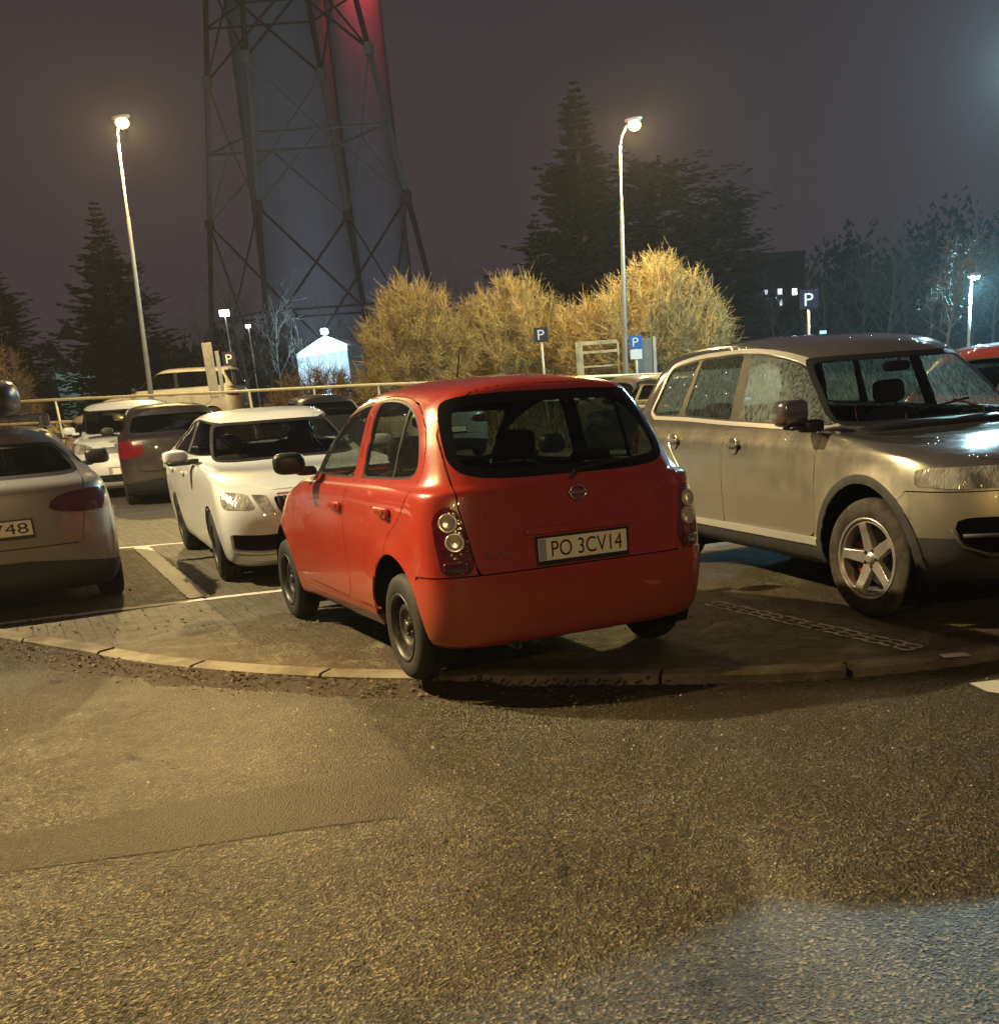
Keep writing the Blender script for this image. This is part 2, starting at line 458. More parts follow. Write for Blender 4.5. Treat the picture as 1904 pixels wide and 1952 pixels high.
def shell_parts(sh, root, defs, lining=True):
    """defs: tag -> (part name, material, parent tag, inset, split left/right)"""
    V = np.array(sh.V); NN = sh.normals(); groups = {}
    for f, t in zip(sh.F, sh.T):
        if t not in defs: continue
        key = (t, 0)
        if defs[t][4]: key = (t, 1 if sum(sh.V[v][1] for v in f) > 0 else -1)
        groups.setdefault(key, []).append(f)
    made = {}
    order = sorted(groups, key=lambda k: 0 if defs[k[0]][2] is None else 1)
    for key in order:
        t, sd = key; name, mat, par, inset, _ = defs[t]; F = groups[key]
        ids = sorted({v for f in F for v in f}); mp = {v: i for i, v in enumerate(ids)}
        P = V[ids] - NN[ids] * inset; Q = NN[ids]
        nF = [[mp[v] for v in f] for f in F]
        ec = {}
        for f in nF:
            for a, b in zip(f, f[1:] + f[:1]): ec[(a, b)] = ec.get((a, b), 0) + 1
        bd = [(a, b) for (a, b) in ec if (b, a) not in ec]
        fl = .03 if t in ('body', 'bumper', 'door', 'cladding', 'lowdoor') else .012
        if bd:   # turned-in edge, so panels have thickness
            bv = sorted({v for e in bd for v in e}); b0 = len(P); m2 = {v: b0 + i for i, v in enumerate(bv)}
            P = np.vstack([P, P[bv] - Q[bv] * fl]); Q = np.vstack([Q, Q[bv]])
            nF += [[b, a, m2[a], m2[b]] for a, b in bd]
        po = root
        if par is not None: po = made.get((par, sd)) or made.get((par, 0)) or root
        made[key] = mk(name, P, nF, mat, po, True, Q)
    if lining:
        F = [f[::-1] for f, t in zip(sh.F, sh.T) if t in defs and not defs[t][0].startswith(('window', 'windscreen', 'rear_window', 'quarter'))]
        ids = sorted({v for f in F for v in f}); mp = {v: i for i, v in enumerate(ids)}
        P = V[ids] - NN[ids] * .028
        mk('lining', P, [[mp[v] for v in f] for f in F], M['void'], root, True)
    return made

def underbody(sh, root, ycl, z):
    A = sh.ring0; P = [(a[0], min(a[1], ycl), z) for a in A]
    P = P + [(x, -y, zz) for x, y, zz in P[1:-1][::-1]]
    b = len(P); P2 = [(x * .98, y * .98, zz + .14) for x, y, zz in P]
    F = [list(range(b))[::-1]] + [[i, (i + 1) % b, b + (i + 1) % b, b + i] for i in range(b)]
    mk('underbody', P + P2, F, M['void'], root, False)

def wheel_wells(root, xs, rz, ra, w, depth=.36):
    for x in xs:
        for sg in (1, -1):
            V = []; F = []; n = 18
            for i in range(n + 1):
                t = R(-25) + R(230) * i / n
                for y in (w - .045, w - depth): V.append((x + ra * math.cos(t), sg * y, rz + ra * math.sin(t)))
            for i in range(n): F.append((2 * i, 2 * i + 1, 2 * i + 3, 2 * i + 2))
            F.append(tuple(2 * i + 1 for i in range(n + 1)))
            mk('wheel_arch_liner', V, F, M['void'], root, True)

# ------------------------------------------------------------------ wheels (axis along y, outer face towards +y)
def tyre_mesh(Rt, Rr, w, n=44):
    h = w / 2
    pr = [(Rr - .004, h - .012), (Rr + .008, h - .004), (Rr + (Rt - Rr) * .45, h + .004), (Rt - .030, h - .004), (Rt - .012, h - .014), (Rt - .003, h - .03),
          (Rt, h * .55), (Rt, h * .35), (Rt - .006, h * .33), (Rt - .006, h * .27), (Rt, h * .25), (Rt, -h * .25), (Rt - .006, -h * .27), (Rt - .006, -h * .33), (Rt, -h * .35), (Rt - .003, -h + .03), (Rt - .03, -h + .004), (Rr, -h + .01)]
    m = MB(); m.lathe(pr[::-1], n); return m.V, m.F

def disc_cut(prof, n, keep_cut, flange=.03, nr=26):
    """dish (radius -> y profile) with openings cut by a field on (r, angle)"""
    sh = Shell.__new__(Shell); rs = np.linspace(prof[0][0], prof[-1][0], nr); ys = pchip(rs, [p[0] for p in prof], [p[1] for p in prof])
    V = []
    for r, y in zip(rs, ys):
        for j in range(n):
            t = 2 * math.pi * j / n; V.append((r * math.cos(t), y, r * math.sin(t)))
    F = []
    for i in range(nr - 1):
        for j in range(n):
            a = i * n + j; b = i * n + (j + 1) % n; F.append([a, a + n, b + n, b])
    F.append([j for j in range(n)])
    sh.V = V; sh.F = F; sh.T = ['body'] * len(F)
    sh.cut('hole', keep_cut)
    X = np.array(sh.V); keep = [f for f, t in zip(sh.F, sh.T) if t == 'body']
    ids = sorted({v for f in keep for v in f}); mp = {v: i for i, v in enumerate(ids)}; P = X[ids]; nF = [[mp[v] for v in f][::-1] for f in keep]
    # orient outwards (+y)
    f0 = nF[0]; c = np.cross(P[f0[1]] - P[f0[0]], P[f0[2]] - P[f0[0]])
    if c[1] < 0: nF = [f[::-1] for f in nF]
    ec = {}
    for f in nF:
        for a, b in zip(f, f[1:] + f[:1]): ec[(a, b)] = 1
    bd = [(a, b) for a, b in ec if (b, a) not in ec]; bv = sorted({v for e in bd for v in e}); b0 = len(P); m2 = {v: b0 + i for i, v in enumerate(bv)}
    P = np.vstack([P, P[bv] - np.array([0, flange, 0])]); nF += [[b, a, m2[a], m2[b]] for a, b in bd]
    return P.tolist(), nF

WHEELS = {}
def wheel_kind(kind, Rt, Rr, w):
    key = (kind, Rt)
    if key in WHEELS: return WHEELS[key]
    h = w / 2; n = 60; parts = []
    m = MB(); m.lathe([(Rr - .012, h - .02), (Rr, h - .012), (Rr + .006, h - .004), (Rr + .002, h + .002), (Rr - .012, h - .004), (Rr - .018, h - .03), (Rr - .022, -h * .5)][::-1], 44)
    barrel = (m.V, m.F)
    if kind == 'steel':
        def fld(V):
            r = np.hypot(V[:, 0], V[:, 2]); t = np.arctan2(V[:, 2], V[:, 0]); k = 2 * math.pi / 12
            t2 = (t + k / 2) % k - k / 2
            return np.hypot((r - Rr * .80) / 1.0, Rr * .80 * t2) - .0165
        pr = [(.018, h - .022), (.03, h - .026), (.034, h - .05), (.062, h - .054), (.085, h - .045), (.105, h - .03), (.125, h - .034), (.15, h - .055), (Rr - .016, h - .06)]
        face = disc_cut(pr, n, fld, .02, 34)
        nuts = MB()
        for i in range(4):
            t = math.pi / 4 + i * math.pi / 2; nuts.lathe([(.011, 0), (.011, .016), (.006, .02), (.001, .02)][::-1], 6, (.05 * math.cos(t), h - .056, .05 * math.sin(t)))
        parts = [('rim_face', face, 'steel'), ('wheel_nuts', (nuts.V, nuts.F), 'steel')]
    else:
        ns = 5
        def fld(V):
            r = np.hypot(V[:, 0], V[:, 2]); t = np.arctan2(V[:, 2], V[:, 0]) - math.pi / 2; k = 2 * math.pi / ns
            t2 = (t + k / 2) % k - k / 2; perp = np.abs(r * np.sin(t2))
            spoke = (.036 - .05 * (r - .07)) - perp
            spoke = np.minimum(spoke, perp + .5)
            keep = np.maximum.reduce([.062 - r, r - (Rr - .03), spoke])
            return keep
        pr = [(.012, h - .018), (.03, h - .02), (.036, h - .034), (.07, h - .03), (Rr * .6, h - .022), (Rr - .03, h - .012), (Rr - .01, h - .014)]
        f0 = disc_cut(pr, 100, fld, .045, 30)
        nuts = MB()
        for i in range(5):
            t = math.pi / 2 + (i + .5) * 2 * math.pi / 5; nuts.lathe([(.012, 0), (.012, .006), (.001, .006)][::-1], 8, (.052 * math.cos(t), h - .036, .052 * math.sin(t)))
        parts = [('rim_face', f0, 'alloy' if kind == 'alloy' else 'steel'), ('wheel_nuts', (nuts.V, nuts.F), 'black')]
    b = MB(); b.lathe([(.05, -.01), (Rr * .72, -.01), (Rr * .72, -.03), (.05, -.03)][::-1], 32)
    parts.append(('brake_disc', (b.V, b.F), 'brake'))
    d = MB(); d.lathe([(.01, -.05), (Rr - .02, -.05)][::-1], 32); parts.append(('dark_backing_disc', (d.V, d.F), 'void'))  # added black disc standing in for the shade behind the rim
    if kind == 'alloy':
        c = MB(); c.sq((Rr * .62, .0, .02), (.09, .07, .22), .4, .4); parts.append(('brake_caliper', (c.V, c.F), 'caliper'))
    WHEELS[key] = (tyre_mesh(Rt, Rr, w), barrel, parts); return WHEELS[key]

MESHC = {}
def add_wheel(root, kind, pos, Rt, Rr, w, right=False, steer=0, tyremat='rubber', spin=0):
    ty, barrel, parts = wheel_kind(kind, Rt, Rr, w)
    def ob(nm, VF, mat, par):
        k = (nm, kind, Rt, mat)
        if k not in MESHC:
            o = mk(nm, VF[0], VF[1], M[mat], par, nm not in ('wheel_nuts',)); MESHC[k] = o.data
            if nm == 'rim_face':
                o.data.polygons.foreach_set('use_smooth', np.array([abs(p.normal.y) > .3 for p in o.data.polygons])); o.data.update()
        else:
            o = bpy.data.objects.new(nm, MESHC[k]); COL.objects.link(o); o.parent = par
        return o
    wl = ob('wheel', barrel, 'alloy' if kind == 'alloy' else 'steel', root)
    wl.location = pos; wl.rotation_euler = (0, spin if not right else -spin, (math.pi if right else 0) + steer)
    ob('tyre', ty, tyremat, wl)
    for nm, VF, mt in parts: ob(nm, VF, mt, wl)
    return wl

def seat(root, x, y, z=.32, headrest=True):
    m = MB(); m.sq((x + .08, y, z + .12), (.52, .5, .2), .45, .45)
    m.sq((x - .2, y, z + .42), (.17, .48, .62), .5, .5, Euler((0, R(-16), 0)))
    s = m.build('seat', M['seat'], root, True)
    if headrest:
        h = MB(); h.sq((x - .315, y, z + .83), (.10, .26, .17), .5, .5, Euler((0, R(-10), 0)))
        h.tube([(x - .295, y - .06, z + .7), (x - .31, y - .06, z + .8)], .008, 5); h.tube([(x - .295, y + .06, z + .7), (x - .31, y + .06, z + .8)], .008, 5)
        h.build('headrest', M['seat'], s, True)

def interior(root, xf, xr, w, z, dash=True, dz=.0, mir=(1.4, 1.3)):
    for y in (.36, -.36): seat(root, xf, y * w / .75, z)
    m = MB(); m.sq((xr + .05, 0, z + .12), (.5, w * 1.55, .2), .4, .3); m.sq((xr - .2, 0, z + .4), (.16, w * 1.5, .58), .4, .3, Euler((0, R(-18), 0)))
    b = m.build('rear_bench', M['seat'], root, True)
    for y in (.38, -.38):
        h = MB(); h.sq((xr - .30, y * w / .75, z + .74), (.09, .24, .13), .5, .5); h.build('headrest', M['seat'], b, True)
    if dash:
        d = MB(); d.sq((xf + .80, 0, z + .47 + dz), (.40, w * 1.7, .22), .5, .35); d.sq((xf + .8, 0, z + .25), (.3, .3, .5), .4, .4)
        d.build('dashboard', M['black'], root, True)
        s = MB(); k = 20; c = Vector((xf + .55, .36 * w / .75, z + .52))
        pts = [c + Vector((.07 * math.sin(2 * math.pi * i / k), .17 * math.cos(2 * math.pi * i / k), .17 * math.sin(2 * math.pi * i / k))) for i in range(k + 1)]
        s.tube(pts, .014, 6); s.box(c + Vector((.03, 0, -.02)), (.05, .3, .04)); s.build('steering_wheel', M['black'], root, True)
    mr = MB(); mr.sq((mir[0], 0, mir[1]), (.03, .22, .07), .5, .5); mr.tube([(mir[0], 0, mir[1]), (mir[0] + .03, 0, mir[1] + .06)], .008, 5); mr.build('inside_mirror', M['black'], root, True)

def plate(root, c, rot, txt=None, w=.52, h=.114, band=True, tw=.40, mat='plate'):
    """number plate facing local -y before rotation (rot = Euler)"""
    T = Matrix.Translation(c) @ rot.to_matrix().to_4x4()
    m = MB(); m.box(None, (w, .006, h), M=T, bev=.003)
    p = m.build('number_plate', M[mat], root)
    fr = MB()
    for sx, sz, lx, lz in ((0, h / 2 + .006, w + .028, .012), (0, -h / 2 - .012, w + .028, .024), (w / 2 + .006, 0, .014, h + .01), (-w / 2 - .006, 0, .014, h + .01)):
        fr.box(None, (lx, .012, lz), M=T @ Matrix.Translation((sx, .002, sz)), bev=.003)
    fr.build('plate_frame', M['black'], p)
    if band:
        b = MB(); b.box(None, (.042, .002, h * .94), M=T @ Matrix.Translation((-w / 2 + .024, -.0035, 0))); b.build('country_band', M['plateblue'], p)
    if txt:
        V, F = text_mesh(txt, .1); xs = [v.x for v in V]; ys = [v.y for v in V]
        kx = tw / (max(xs) - min(xs)); ky = .080 / (max(ys) - min(ys)); cx = (max(xs) + min(xs)) / 2; cy = (max(ys) + min(ys)) / 2
        P = [T @ Vector(((v.x - cx) * kx + (.022 if band else 0), -.0045, (v.y - cy) * ky)) for v in V]
        mk('lettering', P, F, M['ink'], p, False)
    return p
def lenses(sh, root, pts):
    """round reflectors behind the headlamp glass"""
    V = np.array(sh.V); NN = sh.normals()
    for c in [c for c in root.children if c.name.startswith('headlight')]:
        sg = 1 if sum(v.co.y for v in c.data.vertices) > 0 else -1
        for y, z, r in pts:
            d = np.hypot(V[:, 1] - y * sg, V[:, 2] - z) + (V[:, 0] < 2.4) * 9; i = np.argsort(d)[:5]; n = Vector(tuple(NN[i].mean(0))).normalized(); p = Vector(tuple(V[i].mean(0)))
            T = Matrix.Translation(p + n * .006) @ n.to_track_quat('Y', 'Z').to_matrix().to_4x4(); q = MB(); q.lathe([(.001, -.012), (r * .35, -.008), (r * .8, .0), (r, .004), (r * 1.06, -.004)][::-1], 24)
            m = MB(); m.add([T @ Vector(v) for v in q.V], q.F); m.build('reflector', M['headlamp'], c, True)

# ------------------------------------------------------------------ the red hatchback
def red_hatchback():
    root = thing('hatchback', 'small rounded red hatchback parked half on the kerb, seen from behind, plate PO 3CV14', 'car', (-.27, 6.163, .022), (R(1.0), R(.75), R(118.15)))
    spec = dict(xm=.5, Nf=84, Nr=92, ringdef=dict(Lf=1.0, nf=2.5, Lr=.34, nr=4.4, bow=.025), crease=(),
      rings=[dict(z=.215, xf=2.92, xr=-.47, w=.74), dict(z=[(-.6, .235), (0, .29), (3, .22)], xf=3.03, xr=-.555, w=.795), dict(z=.37, xf=3.10, xr=-.592, w=.824),
        dict(z=.50, xf=3.115, xr=-.602, w=.836), dict(z=.60, xf=3.10, xr=-.596, w=.84), dict(z=[(-.6, .76), (2.2, .76), (3, .72)], xf=3.02, xr=-.578, w=.84),
        dict(z=[(-.6, .90), (2.0, .90), (2.9, .82)], xf=2.86, xr=-.56, w=.826), dict(z=[(-.6, .975), (1.9, .965), (2.7, .895)], xf=2.64, xr=-.548, w=.812), dict(z=[(-.6, 1.003), (1.9, .995), (2.6, .925)], xf=2.53, xr=-.54, w=.798),
        dict(z=[(-.6, 1.04), (1.9, 1.035), (2.3, 1.0)], xf=2.22, xr=-.522, w=.757, Lf=.8, Lr=.42), dict(z=1.24, xf=1.84, xr=-.42, w=.69, Lf=.6, Lr=.36, nr=3.6),
        dict(z=[(-.3, 1.41), (.6, 1.425), (1.5, 1.40)], xf=1.47, xr=-.325, w=.622, Lf=.5, Lr=.3, nr=3.6, bow=.06), dict(z=[(-.3, 1.475), (.6, 1.50), (1.4, 1.47)], xf=1.28, xr=-.30, w=.545, Lf=.5, Lr=.3, bow=.08),
        dict(z=[(-.25, 1.515), (.55, 1.545), (1.2, 1.52)], xf=1.08, xr=-.25, w=.40, bow=.1), dict(z=[(-.2, 1.54), (.5, 1.566), (1, 1.55)], xf=.95, xr=-.16, w=.2, bow=.1), dict(z=[(-.1, 1.555), (.5, 1.573), (1, 1.56)], xf=.85, xr=-.08, w=0)])
    def push(X):     # swelling round the wheels
        for cx in (0, 2.43):
            r = np.hypot(X[:, 0] - cx, X[:, 2] - .29); g = np.exp(-((r - .36) / .09) ** 2) * (X[:, 2] < .72) * .014
            X[:, 1] += np.sign(X[:, 1]) * g * (np.abs(X[:, 1]) > .5)
        return X
    spec['push'] = push
    sh = Shell(spec, 1.0)
    for cx, cr in ((0, .372), (2.43, .378)): sh.cut('gone', circ(cx, .312, cr, .42))
    # glass
    rg = [(-.2, 1.035), (.35, 1.05), (.56, 1.07), (.625, 1.13), (.615, 1.25), (.585, 1.40), (.53, 1.455), (.3, 1.470), (-.2, 1.476)]
    sh.cut('seal', rear(rg, -.15, 2)); sh.cut('rwin', rear(rg, -.15, 2, off=.05), ('seal',))
    ws = [(-.2, 1.03), (.62, 1.03), (.66, 1.08), (.56, 1.40), (.5, 1.42), (-.2, 1.43)]
    sh.cut('sealf', front(ws, 1.22, 2, xmax=2.24)); sh.cut('wscr', front(ws, 1.22, 2, off=.03, xmax=2.24), ('sealf',))
    dlo = [(1.95, 1.065), (1.72, 1.18), (1.45, 1.31), (1.12, 1.415), (.75, 1.465), (.35, 1.475), (.06, 1.43), (-.13, 1.32), (-.215, 1.17), (-.20, 1.075), (.0, 1.06), (1.2, 1.045)]
    bp = [(.80, .9), (.66, .9), (.555, 1.6), (.70, 1.6)]
    g = side(dlo, .3, 2); b = side(bp, .3, 0)
    ff = lambda V: np.maximum(g(V), sdf(V[:, 0], V[:, 2], np.array([(.80, .9), (.68, 1.6), (2.5, 1.6), (2.5, .9)])))
    rf = lambda V: np.maximum(g(V), sdf(V[:, 0], V[:, 2], np.array([(.66, .9), (-.6, .9), (-.6, 1.6), (.555, 1.6)])))
    bar = lambda V: np.abs((V[:, 0] - (.115 - (V[:, 2] - 1.08) * .11))) - .011
    sh.cut('dseal', ff); sh.cut('fwin', lambda V: ff(V) + .013, ('dseal',))
    sh.cut('dseal2', rf); sh.cut('rdwin', lambda V: rf(V) + .013, ('dseal2',))
    sh.cut('dseal2', lambda V: np.maximum(rf(V), bar(V)), ('rdwin',))
    # panels
    gp = .0042
    def panel(tag, f):
        sh.cut('gap', grow(f, gp)); sh.cut(tag, lambda V: f(V) + gp, ('gap',))
    bump = lambda V: np.maximum(V[:, 2] - (.598 + .0 * V[:, 1]), np.minimum(V[:, 0] + .335, 10))
    tl = [(.655, .935), (.70, .945), (.765, .90), (.768, .78), (.762, .66), (.752, .605), (.59, .605), (.622, .80)]
    sh.cut('tl', rear(tl, -.33, 1))
    panel('bumper', lambda V: np.maximum(bump(V), .0 - V[:, 2]))
    panel('fbump', lambda V: np.maximum(V[:, 2] - .60, 2.84 - V[:, 0]))
    hatch = [(-.2, .598), (.585, .598), (.618, .80), (.642, .935), (.64, 1.03), (.635, 1.13), (.625, 1.25), (.596, 1.40), (.57, 1.6), (-.2, 1.6)]
    panel('hatch', rear(hatch, -.268, 0))
    fd = side([(1.93, 1.06), (1.955, .85), (1.93, .62), (1.83, .36), (.80, .345), (.80, .9), (.725, 1.10), (.63, 1.478), (.9, 1.482), (1.4, 1.37)], .45, 1)
    rd = side([(.80, .9), (.80, .345), (.30, .345), (.24, .50), (.10, .60), (.06, .76), (-.16, .88), (-.245, 1.02), (-.27, 1.18), (-.16, 1.36), (.05, 1.455), (.35, 1.485), (.63, 1.478), (.725, 1.10)], .45, 1)
    panel('fdoor', fd); panel('rdoor', rd)
    sh.cut('sillstrip', side([(.37, .30), (1.95, .30), (1.95, .335), (.37, .335)], .3, 0), ('body',))
    hood = topv([(2.0, -.3), (2.0, .60), (2.5, .62), (2.88, .50), (2.98, .3), (2.98, -.3)], .80, 2); panel('hood', hood)
    sh.cut('hl', front([(.45, .70), (.45, .84), (.62, .92), (.78, .90), (.80, .74), (.6, .68)], 2.3, 2))
    P = paint('red_paint', (.37, .030, .012), 0, .30, .55, (.15, .085, .035), (.26, .60), 1.3); M['redpaint'] = P
    shell_parts(sh, root, {'body': ('body', P, None, 0, False), 'hatch': ('tailgate', P, None, 0, False), 'bumper': ('bumper', P, None, -.004, False), 'fbump': ('bumper', P, None, -.004, False),
        'fdoor': ('door', P, None, 0, True), 'rdoor': ('door', P, None, 0, True), 'sillstrip': ('sill_strip', P, None, -.006, True), 'hood': ('bonnet', P, None, 0, False),
        'seal': ('window_frame', M['glossblack'], None, .002, False), 'sealf': ('window_frame', M['glossblack'], None, .002, False), 'dseal': ('window_frame', M['black'], 'fdoor', .003, True), 'dseal2': ('window_frame', M['black'], 'rdoor', .003, True), 'tl': ('tail_light', M['redlamp'], None, -.004, True), 'hl': ('headlight', M['headlamp'], None, -.002, True),
        'rwin': ('rear_window', M['rearglass'], 'hatch', .004, False), 'wscr': ('windscreen', M['glass'], None, .004, False),
        'fwin': ('window', M['hatchglass'], 'fdoor', .006, True), 'rdwin': ('window', M['hatchglass'], 'rdoor', .006, True)})
    underbody(sh, root, .60, .22); wheel_wells(root, (0, 2.43), .312, .385, .83, .34)
    for x in (0, 2.43):
        for sg in (1, -1): add_wheel(root, 'steel', (x, sg * .735, .286), .286, .181, .165, sg < 0, R(0), spin=.3 + x)
    interior(root, 1.2, .25, .74, .34, mir=(1.45, 1.33))
    # tail lamps: two round clear lenses and a reflector block in each cluster
    Vv = np.array(sh.V); NNs = sh.normals()
    def surf(y, z):
        d = np.abs(Vv[:, 1] - y) + np.abs(Vv[:, 2] - z) + (Vv[:, 0] > -.1) * 9; i = np.argsort(d)[:6]; return float(Vv[i, 0].mean())
    tls = [c for c in root.children if c.name.startswith('tail_light')]
    for c in tls:
        sg = 1 if sum(v.co.y for v in c.data.vertices) > 0 else -1
        for y, z in ((.70, .862), (.682, .768)):
            d = np.hypot(Vv[:, 1] - y * sg, Vv[:, 2] - z) + (Vv[:, 0] > -.1) * 9; i = np.argsort(d)[:5]; nn = Vector(tuple(NNs[i].mean(0))).normalized(); pc = Vector(tuple(Vv[i].mean(0)))
            T = Matrix.Translation(Vector((pc.x, y * sg, z)) + nn * .006) @ nn.to_track_quat('Y', 'Z').to_matrix().to_4x4()
            m = MB(); q = MB(); q.lathe([(.001, .004), (.02, .006), (.036, .008), (.043, .013), (.047, .010), (.049, -.02)][::-1], 28)
            m.add([T @ Vector(v) for v in q.V], q.F); m.build('round_lens', M['clearlamp'], c, True)
        x = surf(.68 * sg, .645); m = MB(); m.sq((x + .002, .69 * sg, .648), (.03, .13, .05), .35, .35, Euler((0, 0, R(-28) * sg))); m.build('reflector', M['redlampdark'], c, True)
    # plate recess and plate
    tg = [c for c in root.children if c.name.startswith('tailgate')][0]
    m = MB(); m.box((-.578, 0, .765), (.02, .62, .03), bev=.006); m.box((-.578, .30, .685), (.016, .02, .15), bev=.004); m.box((-.578, -.30, .685), (.016, .02, .15), bev=.004); m.build('plate_surround', P, tg)
    m = MB(); m.sq((-.588, 0, .785), (.034, .66, .035), .4, .3); m.build('tailgate_handle', P, tg, True)
    plate(root, Vector((-.593, 0, .688)), Euler((0, 0, R(-90))), 'PO 3CV14', tw=.415)
    # badge, wiper, lettering, mirrors, handles, exhaust, aerial
    m = MB(); k = 26
    ring = [Vector((-.572, .045 * math.cos(2 * math.pi * i / k), .955 + .036 * math.sin(2 * math.pi * i / k))) for i in range(k + 1)]
    m.tube(ring, .006, 6); m.box((-.573, 0, .955), (.008, .112, .017), bev=.003); m.build('round_badge', M['chrome'], tg, True)
    m = MB(); m.tube([(-.545, .02, 1.03), (-.55, .0, 1.06), (-.545, -.05, 1.075), (-.53, -.30, 1.095)], [.014, .012, .008, .006], 6); m.box((-.52, -.22, 1.10), (.012, .32, .012)); m.build('rear_wiper', M['black'], root)
    V, F = text_mesh('MICRA', .045); mk('model_lettering', [Vector((-.586, .47 - v.x * 1.1, .69 + v.y * .7)) for v in V], F, M['chrome'], tg, False)
    for sg in (1, -1):
        for x, z in ((.925, .90), (.075, .908)):
            m = MB(); m.sq((x, sg * .846, z), (.17, .035, .035), .5, .5); m.sq((x - .06, sg * .838, z - .012), (.08, .03, .06), .6, .6); m.build('door_handle', P if x > .5 else P, root, True)
        m = MB(); m.sq((1.50, sg * .93, 1.13), (.13, .20, .135), .62, .62, Euler((0, 0, R(-12) * sg))); m.sq((1.60, sg * .80, 1.075), (.09, .13, .06), .6, .6); m.build('wing_mirror', M['black'], root, True)
    m = MB(); m.lathe([(.022, -.06), (.022, .06), (.018, .06), (.018, -.06)], 14, (0, 0, 0)); T = Matrix.Translation((-.55, .42, .225)) @ Matrix.Rotation(R(90), 4, 'Z')
    q = MB(); q.add([T @ Vector(v) for v in m.V], m.F); q.build('exhaust_pipe', M['steel'], root, True)
    m = MB(); m.tube([(.9, 0, 1.56), (.8, 0, 1.75)], [.006, .003], 5); m.build('aerial', M['black'], root)
    return root

